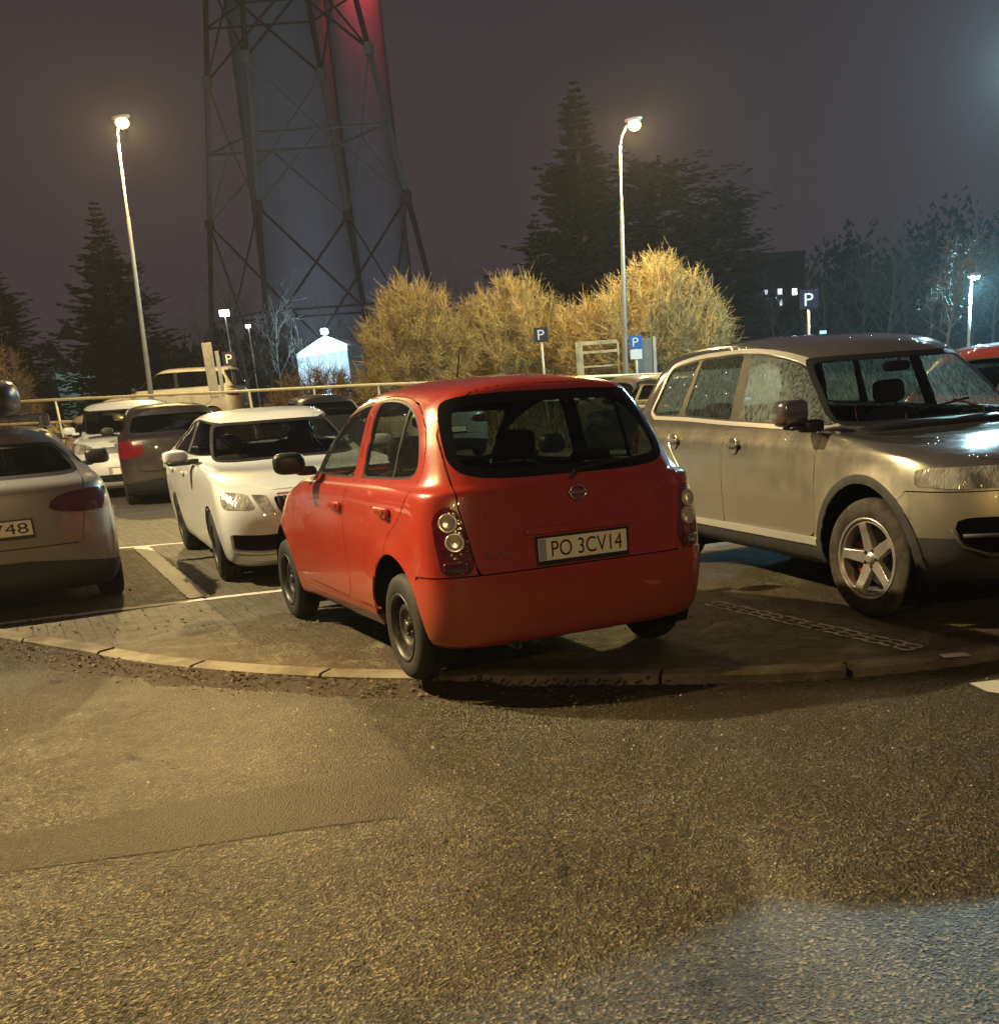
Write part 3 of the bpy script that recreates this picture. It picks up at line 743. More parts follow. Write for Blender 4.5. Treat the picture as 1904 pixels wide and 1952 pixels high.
# ------------------------------------------------------------------ the dirty off-roader
def offroader():
    root = thing('suv', 'large dirty gold-beige off-roader with five-spoke alloys, standing beside the red hatchback', 'car', (1.6208, 9.678, 0), (0, 0, R(-69.8)))
    spec = dict(xm=.65, Nf=84, Nr=70, ringdef=dict(Lf=.75, nf=2.7, Lr=.5, nr=3.2, bow=.02),
      rings=[dict(z=.25, xf=3.50, xr=-.80, w=.84), dict(z=.31, xf=3.66, xr=-.90, w=.905), dict(z=.40, xf=3.745, xr=-.95, w=.938),
        dict(z=.56, xf=3.79, xr=-.97, w=.952), dict(z=.72, xf=3.78, xr=-.97, w=.962), dict(z=[(-1, .88), (3, .88), (3.8, .86)], xf=3.73, xr=-.96, w=.960),
        dict(z=[(-1, 1.0), (3, .985), (3.7, .95)], xf=3.64, xr=-.94, w=.944, nf=2.9), dict(z=[(-1, 1.07), (2.6, 1.055), (3.5, .995)], xf=3.46, xr=-.92, w=.918, nf=3.2),
        dict(z=[(-1, 1.12), (2.3, 1.10), (3.0, 1.06)], xf=3.0, xr=-.905, w=.90, nf=3.4), dict(z=[(-.9, 1.185), (1, 1.165), (2.4, 1.125)], xf=2.43, xr=-.885, w=.885, nf=3.6),
        dict(z=[(-.8, 1.40), (1, 1.40), (2.1, 1.36)], xf=2.14, xr=-.79, w=.80, nf=3.4), dict(z=[(-.6, 1.60), (.3, 1.635), (1.1, 1.645), (1.85, 1.575)], xf=1.86, xr=-.68, w=.695, Lf=.6, bow=.04),
        dict(z=[(-.6, 1.66), (.7, 1.70), (1.75, 1.65)], xf=1.72, xr=-.62, w=.60, Lf=.6, bow=.06), dict(z=[(-.5, 1.70), (.7, 1.735), (1.5, 1.70)], xf=1.5, xr=-.5, w=.4, bow=.08), dict(z=[(-.4, 1.715), (.6, 1.745), (1.3, 1.72)], xf=1.25, xr=-.35, w=0)])
    def push(X):
        for cx in (0, 2.87):
            r = np.hypot(X[:, 0] - cx, X[:, 2] - .37); g = np.exp(-((r - .47) / .07) ** 2) * (X[:, 2] < .9) * .016
            X[:, 1] += np.sign(X[:, 1]) * g * (np.abs(X[:, 1]) > .6)
        return X
    spec['push'] = push
    sh = Shell(spec, 1.0)
    for cx in (0, 2.87): sh.cut('gone', circ(cx, .37, .455, .5)); sh.cut('archtrim%d' % (cx > 1), circ(cx, .37, .505, .5))
    ws = [(-.2, 1.12), (.66, 1.12), (.76, 1.15), (.64, 1.545), (.58, 1.57), (-.2, 1.58)]
    sh.cut('sealf', front(ws, 1.6, 2, xmax=2.46)); sh.cut('wscr', front(ws, 1.6, 2, off=.03, xmax=2.46), ('sealf',))
    dlo = [(2.34, 1.135), (2.05, 1.345), (1.76, 1.525), (1.47, 1.60), (1.05, 1.635), (.30, 1.625), (-.15, 1.58), (-.22, 1.53), (-.27, 1.33), (-.34, 1.19), (.3, 1.185), (1.1, 1.16)]
    g = side(dlo, .3, 1)
    sh.cut('trim', grow(g, .028)); sh.cut('dseal', g, ('trim',))
    def reg(P): return lambda V: np.maximum(g(V) + .012, sdf(V[:, 0], V[:, 2], np.array(P)) + .002)
    sh.cut('fwin', reg([(1.235, 1.0), (1.12, 1.7), (2.6, 1.7), (2.6, 1.0)]), ('dseal',))
    sh.cut('rwin2', reg([(.275, 1.0), (.355, 1.7), (1.015, 1.7), (1.10, 1.0)]), ('dseal',))
    sh.cut('qwin', reg([(.15, 1.0), (.32, 1.7), (-1, 1.7), (-1, 1.0)]), ('dseal',))
    sh.cut('seal', rear([(-.2, 1.17), (.72, 1.17), (.6, 1.57), (-.2, 1.6)], -.4, 2)); sh.cut('rwin', rear([(-.2, 1.17), (.72, 1.17), (.6, 1.57), (-.2, 1.6)], -.4, 2, off=.03), ('seal',))
    gp = .0035
    def panel(tag, f):
        sh.cut('gap', grow(f, gp)); sh.cut(tag, lambda V: f(V) + gp, ('gap',))
    sh.cut('hl', front([(.40, .815), (.40, .915), (.62, .935), (.93, .925), (.96, .87), (.90, .815)], 3.30, 1))
    sh.cut('grille', front([(-.2, .68), (.36, .68), (.40, .93), (-.2, .935)], 3.4, 0))
    sh.cut('intake', front([(.40, .455), (.40, .66), (.70, .665), (.80, .655), (.815, .60), (.76, .50), (.66, .455)], 3.2, 1))
    sh.cut('intake', front([(-.2, .44), (.34, .44), (.36, .64), (-.2, .64)], 3.4, 0))
    sh.cut('lowfront', lambda V: np.maximum(V[:, 2] - .545, 3.25 - V[:, 0]))
    panel('fbump', lambda V: np.maximum(V[:, 2] - .80, 3.14 - V[:, 0] + np.maximum(0, (V[:, 2] - .5)) * .3))
    sh.cut('sill', side([(.40, .2), (2.45, .2), (2.45, .375), (.40, .375)], .4, 0))
    sh.cut('sillchrome', side([(.50, .38), (2.37, .395), (2.37, .447), (.50, .432)], .4, 0))
    fd = side([(2.335, 1.10), (2.335, .9), (2.33, .50), (2.30, .445), (1.07, .43), (1.07, 1.0), (1.12, 1.2), (1.06, 1.665), (1.5, 1.64), (1.85, 1.55), (2.2, 1.29)], .4, 0)
    rd = side([(1.07, 1.0), (1.07, .43), (.56, .425), (.50, .60), (.34, .82), (.16, .95), (.10, 1.05), (.13, 1.16), (.30, 1.645), (1.06, 1.655), (1.12, 1.2)], .4, 0)
    panel('fdoor', fd); panel('rdoor', rd)
    sh.cut('hood', topv([(2.42, -.3), (2.42, .78), (3.2, .77), (3.56, .68), (3.66, .40), (3.68, -.3)], .93, 1)) if False else panel('hood', topv([(2.42, -.3), (2.42, .77), (3.15, .765), (3.5, .70), (3.64, .42), (3.66, -.3)], .93, 1))
    sh.cut('tl', rear([(.6, .85), (.6, 1.05), (1.0, 1.08), (1.0, .85)], -.5, 1))
    P = paint('dirty_beige_paint', (.36, .335, .285), .8, .075, 1.6, (.43, .39, .29), (.60, 1.35), .7)
    shell_parts(sh, root, {'body': ('body', P, None, 0, False), 'fdoor': ('door', P, None, 0, True), 'rdoor': ('door', P, None, 0, True), 'hood': ('bonnet', P, None, 0, False), 'fbump': ('bumper', P, None, -.004, False),
        'lowfront': ('lower_bumper', M['greyplastic'], None, -.006, False), 'archtrim0': ('arch_trim', M['greyplastic'], None, -.012, True), 'archtrim1': ('arch_trim', M['greyplastic'], None, -.012, True), 'sill': ('sill', M['greyplastic'], None, -.004, True), 'sillchrome': ('sill_strip', M['bright'], None, -.016, True),
        'seal': ('window_frame', M['black'], None, .002, False), 'sealf': ('window_frame', M['black'], None, .002, False), 'dseal': ('window_frame', M['black'], 'fdoor', .003, True), 'trim': ('window_trim', M['bright'], None, -.004, True), 'hl': ('headlight', M['headlamp'], None, -.003, True),
        'grille': ('grille', M['black'], None, .004, False), 'intake': ('air_intake', M['void'], None, .02, True), 'tl': ('tail_light', M['redlamp'], None, -.003, True),
        'wscr': ('windscreen', M['glass'], None, .004, False), 'rwin': ('rear_window', M['fogglass'], None, .004, False), 'fwin': ('window', M['fogglass'], 'fdoor', .006, True), 'rwin2': ('window', M['darkwet'], 'rdoor', .006, True), 'qwin': ('quarter_window', M['darkwet'], None, .006, True)})
    underbody(sh, root, .66, .27); wheel_wells(root, (0, 2.87), .37, .475, .955, .44)
    for x in (0, 2.87):
        for sg in (1, -1): add_wheel(root, 'alloy', (x, sg * .815, .366), .366, .248, .245, sg < 0, R(7.5) if x > 1 else 0, 'dirtyrubber', spin=R(-14))
    interior(root, 1.55, .35, .84, .46, True, .10, mir=(1.88, 1.475))
    for sg in (1, -1):
        for x, z in ((1.262, .995), (.262, 1.0)):
            m = MB(); m.lathe([(.001, .0), (.05, .002), (.062, .008), (.066, 0)][::-1], 22, (x, 0, z)); q = MB(); q.add([(v[0], sg * (.955 + v[1]), v[2]) for v in m.V], m.F if sg > 0 else [f[::-1] for f in m.F])
            q.sq((x, sg * .967, z + .008), (.17, .03, .035), .5, .5); q.build('door_handle', P, root, True)
        m = MB(); m.sq((2.23, sg * 1.06, 1.235), (.15, .22, .17), .5, .5, Euler((0, 0, R(10) * -sg))); mm = m.build('wing_mirror', P, root, True)
        m = MB(); m.sq((2.30, sg * .955, 1.15), (.12, .16, .08), .5, .5); m.sq((2.27, sg * 1.03, 1.145), (.16, .17, .03), .5, .5); m.build('mirror_foot', M['black'], mm, True)
    for y in (.30, -.32):
        m = MB(); m.tube([(2.44, y, 1.135), (2.36, y + .05, 1.175), (2.27, y + .62 * (1 if y < 0 else -.2), 1.24)], .008, 5); m.build('wiper', M['black'], root)
    m = MB()
    for z in (.74, .82): m.box((3.775 - (z - .7) * .2, 0, z), (.03, .72, .02), bev=.006)
    m.build('grille_bar', M['chrome'], root)
    for sg in (1, -1):
        m = MB(); m.tube([(3.60, sg * .80, .565), (3.70, sg * .66, .565), (3.76, sg * .42, .565)], .013, 6)
        m.tube([(3.52, sg * .82, .60), (3.58, sg * .78, .50), (3.68, sg * .67, .452), (3.74, sg * .42, .448)], .010, 6); m.build('intake_bar', M['greyplastic'], root, True)
    return root

# ------------------------------------------------------------------ the white liftback
def white_liftback():
    root = thing('liftback', 'white liftback parked nose towards the road, left of the red hatchback', 'car', (-3.6223, 12.788, 0), (0, 0, R(-65)))
    spec = dict(xm=.72, Nf=72, Nr=56, ringdef=dict(Lf=.42, nf=3.5, Lr=.5, nr=3.2, bow=.02),
      rings=[dict(z=.17, xf=3.36, xr=-.95, w=.79), dict(z=.22, xf=3.45, xr=-1.03, w=.85), dict(z=.35, xf=3.535, xr=-1.07, w=.885), dict(z=.50, xf=3.565, xr=-1.09, w=.902), dict(z=.66, xf=3.545, xr=-1.09, w=.906),
        dict(z=[(-1, .80), (2, .80), (3.5, .78)], xf=3.48, xr=-1.08, w=.90, nf=3), dict(z=[(-1, .93), (1.5, .92), (2.6, .89), (3.4, .84)], xf=3.36, xr=-1.06, w=.885, nf=3.1),
        dict(z=[(-1, 1.02), (1.5, .985), (2.3, .965), (3, .92)], xf=2.95, xr=-1.02, w=.86, nf=3.3), dict(z=[(-1, 1.09), (0, 1.07), (1.2, 1.045), (2, 1.0)], xf=2.04, xr=-.88, w=.815, nf=3.4, Lf=.5),
        dict(z=[(-.3, 1.24), (.6, 1.24), (1.6, 1.20)], xf=1.68, xr=-.30, w=.715, Lf=.45), dict(z=[(.1, 1.36), (.8, 1.40), (1.4, 1.375)], xf=1.36, xr=.10, w=.625, Lf=.4, bow=.05), dict(z=[(.2, 1.41), (.8, 1.445), (1.3, 1.42)], xf=1.25, xr=.2, w=.53, bow=.07),
        dict(z=[(.3, 1.44), (.8, 1.468), (1.1, 1.45)], xf=1.05, xr=.3, w=.3, bow=.08), dict(z=[(.4, 1.455), (.8, 1.475), (1, 1.465)], xf=.95, xr=.4, w=0)])
    sh = Shell(spec, 1.25)
    for cx in (0, 2.686): sh.cut('gone', circ(cx, .32, .355, .45))
    ws = [(-.2, .995), (.62, .995), (.70, 1.03), (.59, 1.335), (.54, 1.352), (-.2, 1.36)]
    sh.cut('sealf', front(ws, 1.15, 2, xmax=2.06)); sh.cut('wscr', front(ws, 1.15, 2, off=.025, xmax=2.06), ('sealf',))
    sh.cut('seal', rear([(-.2, 1.08), (.62, 1.08), (.52, 1.33), (-.2, 1.345)], .30, 2)); sh.cut('rwin', rear([(-.2, 1.08), (.62, 1.08), (.52, 1.33), (-.2, 1.345)], .30, 2, off=.03), ('seal',))
    dlo = [(2.02, 1.06), (1.72, 1.20), (1.40, 1.35), (1.1, 1.395), (.75, 1.395), (.40, 1.34), (.05, 1.22), (-.25, 1.12), (-.2, 1.09), (.6, 1.08)]
    g = side(dlo, .3, 1); sh.cut('dseal', g)
    reg = lambda P: (lambda V: np.maximum(g(V) + .012, sdf(V[:, 0], V[:, 2], np.array(P))))
    sh.cut('fwin', reg([(.98, .9), (.90, 1.6), (2.6, 1.6), (2.6, .9)]), ('dseal',)); sh.cut('rwin2', reg([(-1, .9), (-1, 1.6), (.80, 1.6), (.88, .9)]), ('dseal',))
    gp = .0035
    def panel(tag, f): sh.cut('gap', grow(f, gp)); sh.cut(tag, lambda V: f(V) + gp, ('gap',))
    sh.cut('hl', front([(.61, .665), (.65, .795), (.845, .825), (.86, .70), (.83, .675)], 3.1, 0)); sh.cut('hl', front([(.455, .60), (.50, .775), (.62, .79), (.575, .66)], 3.2, 0))
    sh.cut('grille', front([(-.2, .60), (.37, .60), (.425, .63), (.455, .765), (-.2, .775)], 3.3, 0))
    sh.cut('intake', front([(-.2, .295), (.62, .30), (.83, .33), (.84, .475), (.6, .455), (-.2, .45)], 3.1, 0))
    sh.cut('strip', front([(-.2, .225), (.60, .235), (.80, .265), (.80, .30), (.62, .28), (-.2, .27)], 3.1, 0))
    panel('fdoor', side([(1.98, 1.04), (2.02, .9), (1.98, .40), (1.9, .28), (.93, .28), (.93, 1.0), (.86, 1.405), (1.2, 1.405), (1.45, 1.36)], .45, 0))
    panel('rdoor', side([(.93, 1.0), (.93, .28), (.42, .28), (.30, .55), (.05, .74), (-.12, .9), (-.2, 1.08), (.1, 1.27), (.5, 1.38), (.86, 1.405)], .45, 0))
    panel('hood', topv([(1.98, -.3), (1.98, .70), (2.6, .72), (3.2, .62), (3.42, .44), (3.46, -.3)], .79, 0))
    P = paint('white_paint', (.62, .63, .63), 0, .33, .4, (.22, .19, .12), (.2, .6), .3); M['whitepaint'] = P
    shell_parts(sh, root, {'body': ('body', P, None, 0, False), 'fdoor': ('door', P, None, 0, True), 'rdoor': ('door', P, None, 0, True), 'hood': ('bonnet', P, None, 0, False),
        'seal': ('window_frame', M['black'], None, .002, False), 'sealf': ('window_frame', M['black'], None, .002, False), 'dseal': ('window_frame', M['black'], 'fdoor', .003, True), 'hl': ('headlight', M['headlamp'], None, -.002, True), 'grille': ('grille', M['black'], None, .01, False), 'intake': ('air_intake', M['black'], None, .03, False), 'strip': ('bumper_strip', P, None, -.016, False),
        'wscr': ('windscreen', M['glass'], None, .004, False), 'rwin': ('rear_window', M['darkglass'], None, .004, False), 'fwin': ('window', M['glass'], 'fdoor', .005, True), 'rwin2': ('window', M['glass'], 'rdoor', .005, True)})
    underbody(sh, root, .62, .17); wheel_wells(root, (0, 2.686), .32, .37, .89, .36)
    for x in (0, 2.686):
        for sg in (1, -1): add_wheel(root, 'alloysteel', (x, sg * .79, .318), .318, .21, .205, sg < 0, R(-3) if x > 1 else 0, spin=.2)
    interior(root, 1.2, .3, .78, .3, mir=(1.33, 1.28))
    m = MB()
    for i in range(-9, 10): m.box((3.50, i * .045, .69), (.04, .012, .15))
    m.build('grille_slats', M['greyplastic'], root)
    m = MB(); m.box((3.545, 0, .785), (.05, .86, .016), bev=.005); m.build('grille_trim', M['chrome'], root)
    plate(root, Vector((3.575, 0, .53)), Euler((0, 0, R(90))))
    for sg in (1, -1):
        m = MB(); m.sq((1.72, sg * 1.0, 1.075), (.12, .23, .125), .5, .5, Euler((0, 0, R(8) * -sg))); mm = m.build('wing_mirror', P, root, True)
        m = MB(); m.sq((1.76, sg * .97, 1.02), (.12, .24, .045), .5, .5); m.sq((1.80, sg * .86, 1.03), (.1, .12, .05), .5, .5); m.build('mirror_foot', M['black'], mm, True)
        for x in (1.12, .1):
            m = MB(); m.sq((x, sg * .905, .90), (.18, .03, .035), .5, .5); m.build('door_handle', P, root, True)
    return root

# ------------------------------------------------------------------ other cars, from one adjustable body
def other_car(name, label, loc, yaw, P, wb=2.6, fo=.85, ro=.8, w=.89, H=1.5, zb=1.0, zh=.82, xc=1.95, xt=1.25, xrt=-.35, xrb=-.65, wr=.60, van=False, rt=.315, res=.6, rearlamp='wide', gl='darkglass', frontface=True, group=None, platetxt=None, lamps=None, seats=True, pitch=0, lowblack=True, plz=.66, lod=False):
    root = thing(name, label, 'car' if not van else 'van', loc, (0, R(pitch), yaw), group)
    F = wb + fo; B = -ro; mid = wb / 2
    zr = H - .14
    spec = dict(xm=min(mid, xt - .45), Nf=60, Nr=56, ringdef=dict(Lf=.7, nf=2.7, Lr=.45, nr=3.2, bow=.02),
      rings=[dict(z=.19, xf=F - .2, xr=B + .12, w=w - .1), dict(z=.25, xf=F - .09, xr=B + .05, w=w - .05), dict(z=.38, xf=F - .02, xr=B + .01, w=w - .015), dict(z=.54, xf=F, xr=B, w=w - .003), dict(z=.68, xf=F - .03, xr=B + .005, w=w),
        dict(z=[(B, zb - .17), (wb, zb - .2), (F, zh - .05)], xf=F - .10, xr=B + .02, w=w - .004, nf=3), dict(z=[(B, zb - .05), (mid, zb - .06), (F, zh + .02)], xf=F - .22, xr=B + .04, w=w - .02, nf=3.1),
        dict(z=[(B, zb + .01), (mid, zb), (F - .5, zh + .08)], xf=(F + xc) / 2 + .1, xr=B + .07, w=w - .045, nf=3.3), dict(z=[(B, zb + .07), (mid, zb + .05), (xc, zb + .01)], xf=xc, xr=xrb, w=w - .085, nf=3.5, Lf=.5),
        dict(z=(zb + zr) / 2 + .02, xf=xc * .5 + xt * .5 + .03, xr=xrb * .5 + xrt * .5, w=(w - .085) * .5 + wr * .5 + .02, Lf=.45, nr=3.6), dict(z=[(xrt, zr), (mid * .7, zr + .025), (xt, zr)], xf=xt + .03, xr=xrt, w=wr + .02, Lf=.4, nr=3.6, bow=.04),
        dict(z=[(xrt, zr + .055), (mid * .7, zr + .085), (xt, zr + .05)], xf=xt - .08, xr=xrt + .02, w=wr - .06, bow=.06), dict(z=[(xrt, H - .045), (mid * .7, H - .015), (xt, H - .04)], xf=xt - .2, xr=xrt + .1, w=wr * .55, bow=.06), dict(z=[(xrt, H - .03), (mid * .7, H), (xt, H - .02)], xf=xt - .3, xr=xrt + .2, w=0)])
    sh = Shell(spec, res)
    Ra = rt + .045
    for cx in (0, wb): sh.cut('gone', circ(cx, rt, Ra, .45))
    ws = [(-.2, zb + .02), (w - .24, zb + .02), (w - .17, zb + .06), (wr - .02, zr - .06), (wr - .08, zr - .03), (-.2, zr - .02)]
    sh.cut('sealf', front(ws, xt - .1, 1, xmax=xc + .03)); sh.cut('wscr', front(ws, xt - .1, 1, off=.03, xmax=xc + .03), ('sealf',))
    rg = [(-.2, zb + .05), (w - .26, zb + .06), (w - .20, zb + .10), (wr - .02, zr - .04), (wr - .08, zr - .01), (-.2, zr - .0)]
    sh.cut('seal', rear(rg, xrt + .12, 1)); sh.cut('rwin', rear(rg, xrt + .12, 1, off=.03), ('seal',))
    k = zr - zb
    dlo = [(xc - .08, zb + .075), (xc * .5 + xt * .5 - .06, zb + .05 + k * .5), (xt + .0, zr - .03), (xt - .3, zr), (mid * .5, zr + .0), (xrt + .4, zr - .02), (xrt + .2, zr - .06), (xrb * .5 + xrt * .5 + .2, zb + .05 + k * .5), (xrb + .28, zb + .11), (0, zb + .095)]
    g = side(dlo, .3, 1)
    if not (van == 'cargo'):
        sh.cut('dseal', g); xb = mid * .72
        reg = lambda Pp: (lambda V: np.maximum(g(V) + .014, sdf(V[:, 0], V[:, 2], np.array(Pp))))
        sh.cut('fwin', reg([(xb + .05, .8), (xb, 2.2), (4, 2.2), (4, .8)]), ('dseal',)); sh.cut('rwin2', reg([(-2, .8), (-2, 2.2), (xb - .1, 2.2), (xb - .06, .8)]), ('dseal',))
    gp = .005
    def panel(tag, f): sh.cut('gap', grow(f, gp)); sh.cut(tag, lambda V: f(V) + gp, ('gap',))
    if rearlamp == 'wide': sh.cut('tl', rear([(.40, zb - .20), (.42, zb - .11), (.62, zb - .05), (w + .1, zb - .06), (w + .1, zb - .20), (.7, zb - .235)], B + .32, 1))
    elif rearlamp == 'tall': sh.cut('tl', rear([(w - .22, zb - .30), (w - .24, zb + .04), (w - .18, zb + .16), (w + .1, zb + .16), (w + .1, zb - .3)], B + .26, 1))
    elif rearlamp == 'mid': sh.cut('tl', rear([(.52, zb - .24), (.50, zb - .06), (w - .1, zb - .02), (w + .1, zb - .03), (w + .1, zb - .3), (.7, zb - .3)], B + .3, 1))
    if frontface:
        sh.cut('hl', front([(.48, zh - .16), (.46, zh - .05), (.62, zh + .01), (w - .03, zh + .05), (w + .05, zh - .04), (w - .06, zh - .15)], F - .55, 1))
        sh.cut('grille', front([(-.2, zh - .17), (.36, zh - .17), (.42, zh - .05), (-.2, zh - .05)], F - .4, 1)); sh.cut('grille', front([(-.2, .30), (.48, .30), (.56, .44), (-.2, .46)], F - .4, 1))
        sh.cut('fog', front([(w - .27, .34), (w - .29, .46), (w - .13, .46), (w - .12, .36)], F - .5, 1))
    if lowblack: sh.cut('lowrear', lambda V: np.maximum(V[:, 2] - .40 - .06 * np.cos(V[:, 1] * 2.2), V[:, 0] - (B + .40)))
    if not lod:
        panel('hatch', rear([(-.2, .56), (w - .30, .56), (w - .25, zb - .25), (w - .2, zb + .03), (wr + .0, zr - .01), (wr - .04, H + .1), (-.2, H + .1)], xrt + .03, 0))
        panel('fdoor', side([(xc - .02, zb), (xc + .05, .8), (xc - .02, .32), (mid * .72, .30), (mid * .72, zb + .065)], .3, 0))
        panel('rdoor', side([(mid * .72, .30), (.52, .30), (.40, .5), (.25, .68), (.02, .78), (xrb * .5 + .05, zb + .05), (mid * .72, zb + .075)], .3, 0))
        panel('hood', topv([(xc + .02, -.3), (xc + .02, w - .2), (F - .5, w - .24), (F - .16, .45), (F - .12, -.3)], zh - .01, 0))
    D = {'body': ('body', P, None, 0, False), 'hatch': ('tailgate', P, None, 0, False), 'fdoor': ('door', P, None, 0, True), 'rdoor': ('door', P, None, 0, True), 'hood': ('bonnet', P, None, 0, False),
        'seal': ('window_frame', M['black'], None, .002, False), 'sealf': ('window_frame', M['black'], None, .002, False), 'dseal': ('window_frame', M['black'], None, .003, True), 'tl': ('tail_light', lamps or M['redlampdark'], None, -.003, True), 'hl': ('headlight', M['headlamp'], None, -.002, True), 'grille': ('grille', M['black'], None, .01, False), 'fog': ('fog_light', M['black'], None, .01, True), 'lowrear': ('lower_bumper', M['black'], None, -.004, False),
        'wscr': ('windscreen', M[gl], None, .004, False), 'rwin': ('rear_window', M[gl], 'hatch', .004, False), 'fwin': ('window', M[gl], 'fdoor', .005, True), 'rwin2': ('window', M[gl], 'rdoor', .005, True)}
    shell_parts(sh, root, D)
    underbody(sh, root, w - .27, .19)
    if not lod: wheel_wells(root, (0, wb), rt, Ra + .015, w, .34)
    for x in (0, wb):
        for sg in (1, -1): add_wheel(root, 'alloysteel', (x, sg * (w - .115), rt), rt, rt * .66, .2, sg < 0, 0, spin=.4)
    if seats: interior(root, mid * .98 if not van else mid * 1.2, .25, w - .1, .34 if H < 1.7 else .55, mir=(xt - .04, zr - .08))
    for sg in (1, -1):
        m = MB(); m.sq((xc - .32, sg * (w + .10), zb + .11), (.13, .22, .14), .55, .55); m.sq((xc - .27, sg * (w - .01), zb + .05), (.1, .14, .05), .55, .55); m.build('wing_mirror', M['black'] if lod or van is False else P, root, True)
        if not lod:
            for x in (mid * .72 + .14, .12):
                m = MB(); m.sq((x, sg * (w + .004), zb - .1), (.17, .03, .035), .5, .5); m.build('door_handle', P, root, True)
    if not lod or platetxt: plate(root, Vector((B - .012, 0, plz)), Euler((0, 0, R(-90))), platetxt, tw=.42)
    if frontface and not lod: plate(root, Vector((F + .01, 0, .5)), Euler((0, 0, R(90))))
    return root
# ------------------------------------------------------------------ ground
KERB = [(-30, 20), (-14, 15.2), (-7.6, 10.75), (-5.2, 8.72), (-4.33, 7.99), (-3.46, 7.32), (-2.71, 6.75), (-1.79, 6.24), (-1.01, 5.95), (-.07, 5.70), (1.03, 5.50), (1.73, 5.53), (2.2, 5.65), (2.9, 5.95), (4.2, 6.6), (8, 8.3), (16, 12), (30, 16)]
def smooth_line(P, step=.12):
    P = np.array(P, float); out = []
    for i in range(len(P) - 1):
        p0 = P[max(i - 1, 0)]; p1 = P[i]; p2 = P[i + 1]; p3 = P[min(i + 2, len(P) - 1)]
        n = max(2, int(np.linalg.norm(p2 - p1) / step))
        for k in range(n):
            t = k / n; out.append(.5 * ((2 * p1) + (-p0 + p2) * t + (2 * p0 - 5 * p1 + 4 * p2 - p3) * t * t + (-p0 + 3 * p1 - 3 * p2 + p3) * t**3))
    out.append(P[-1]); return np.array(out)

def offset(L, d):
    T = np.gradient(L, axis=0); T /= np.linalg.norm(T, axis=1, keepdims=True)
    return L + np.stack([-T[:, 1], T[:, 0]], 1) * d     # left of travel = away from the camera

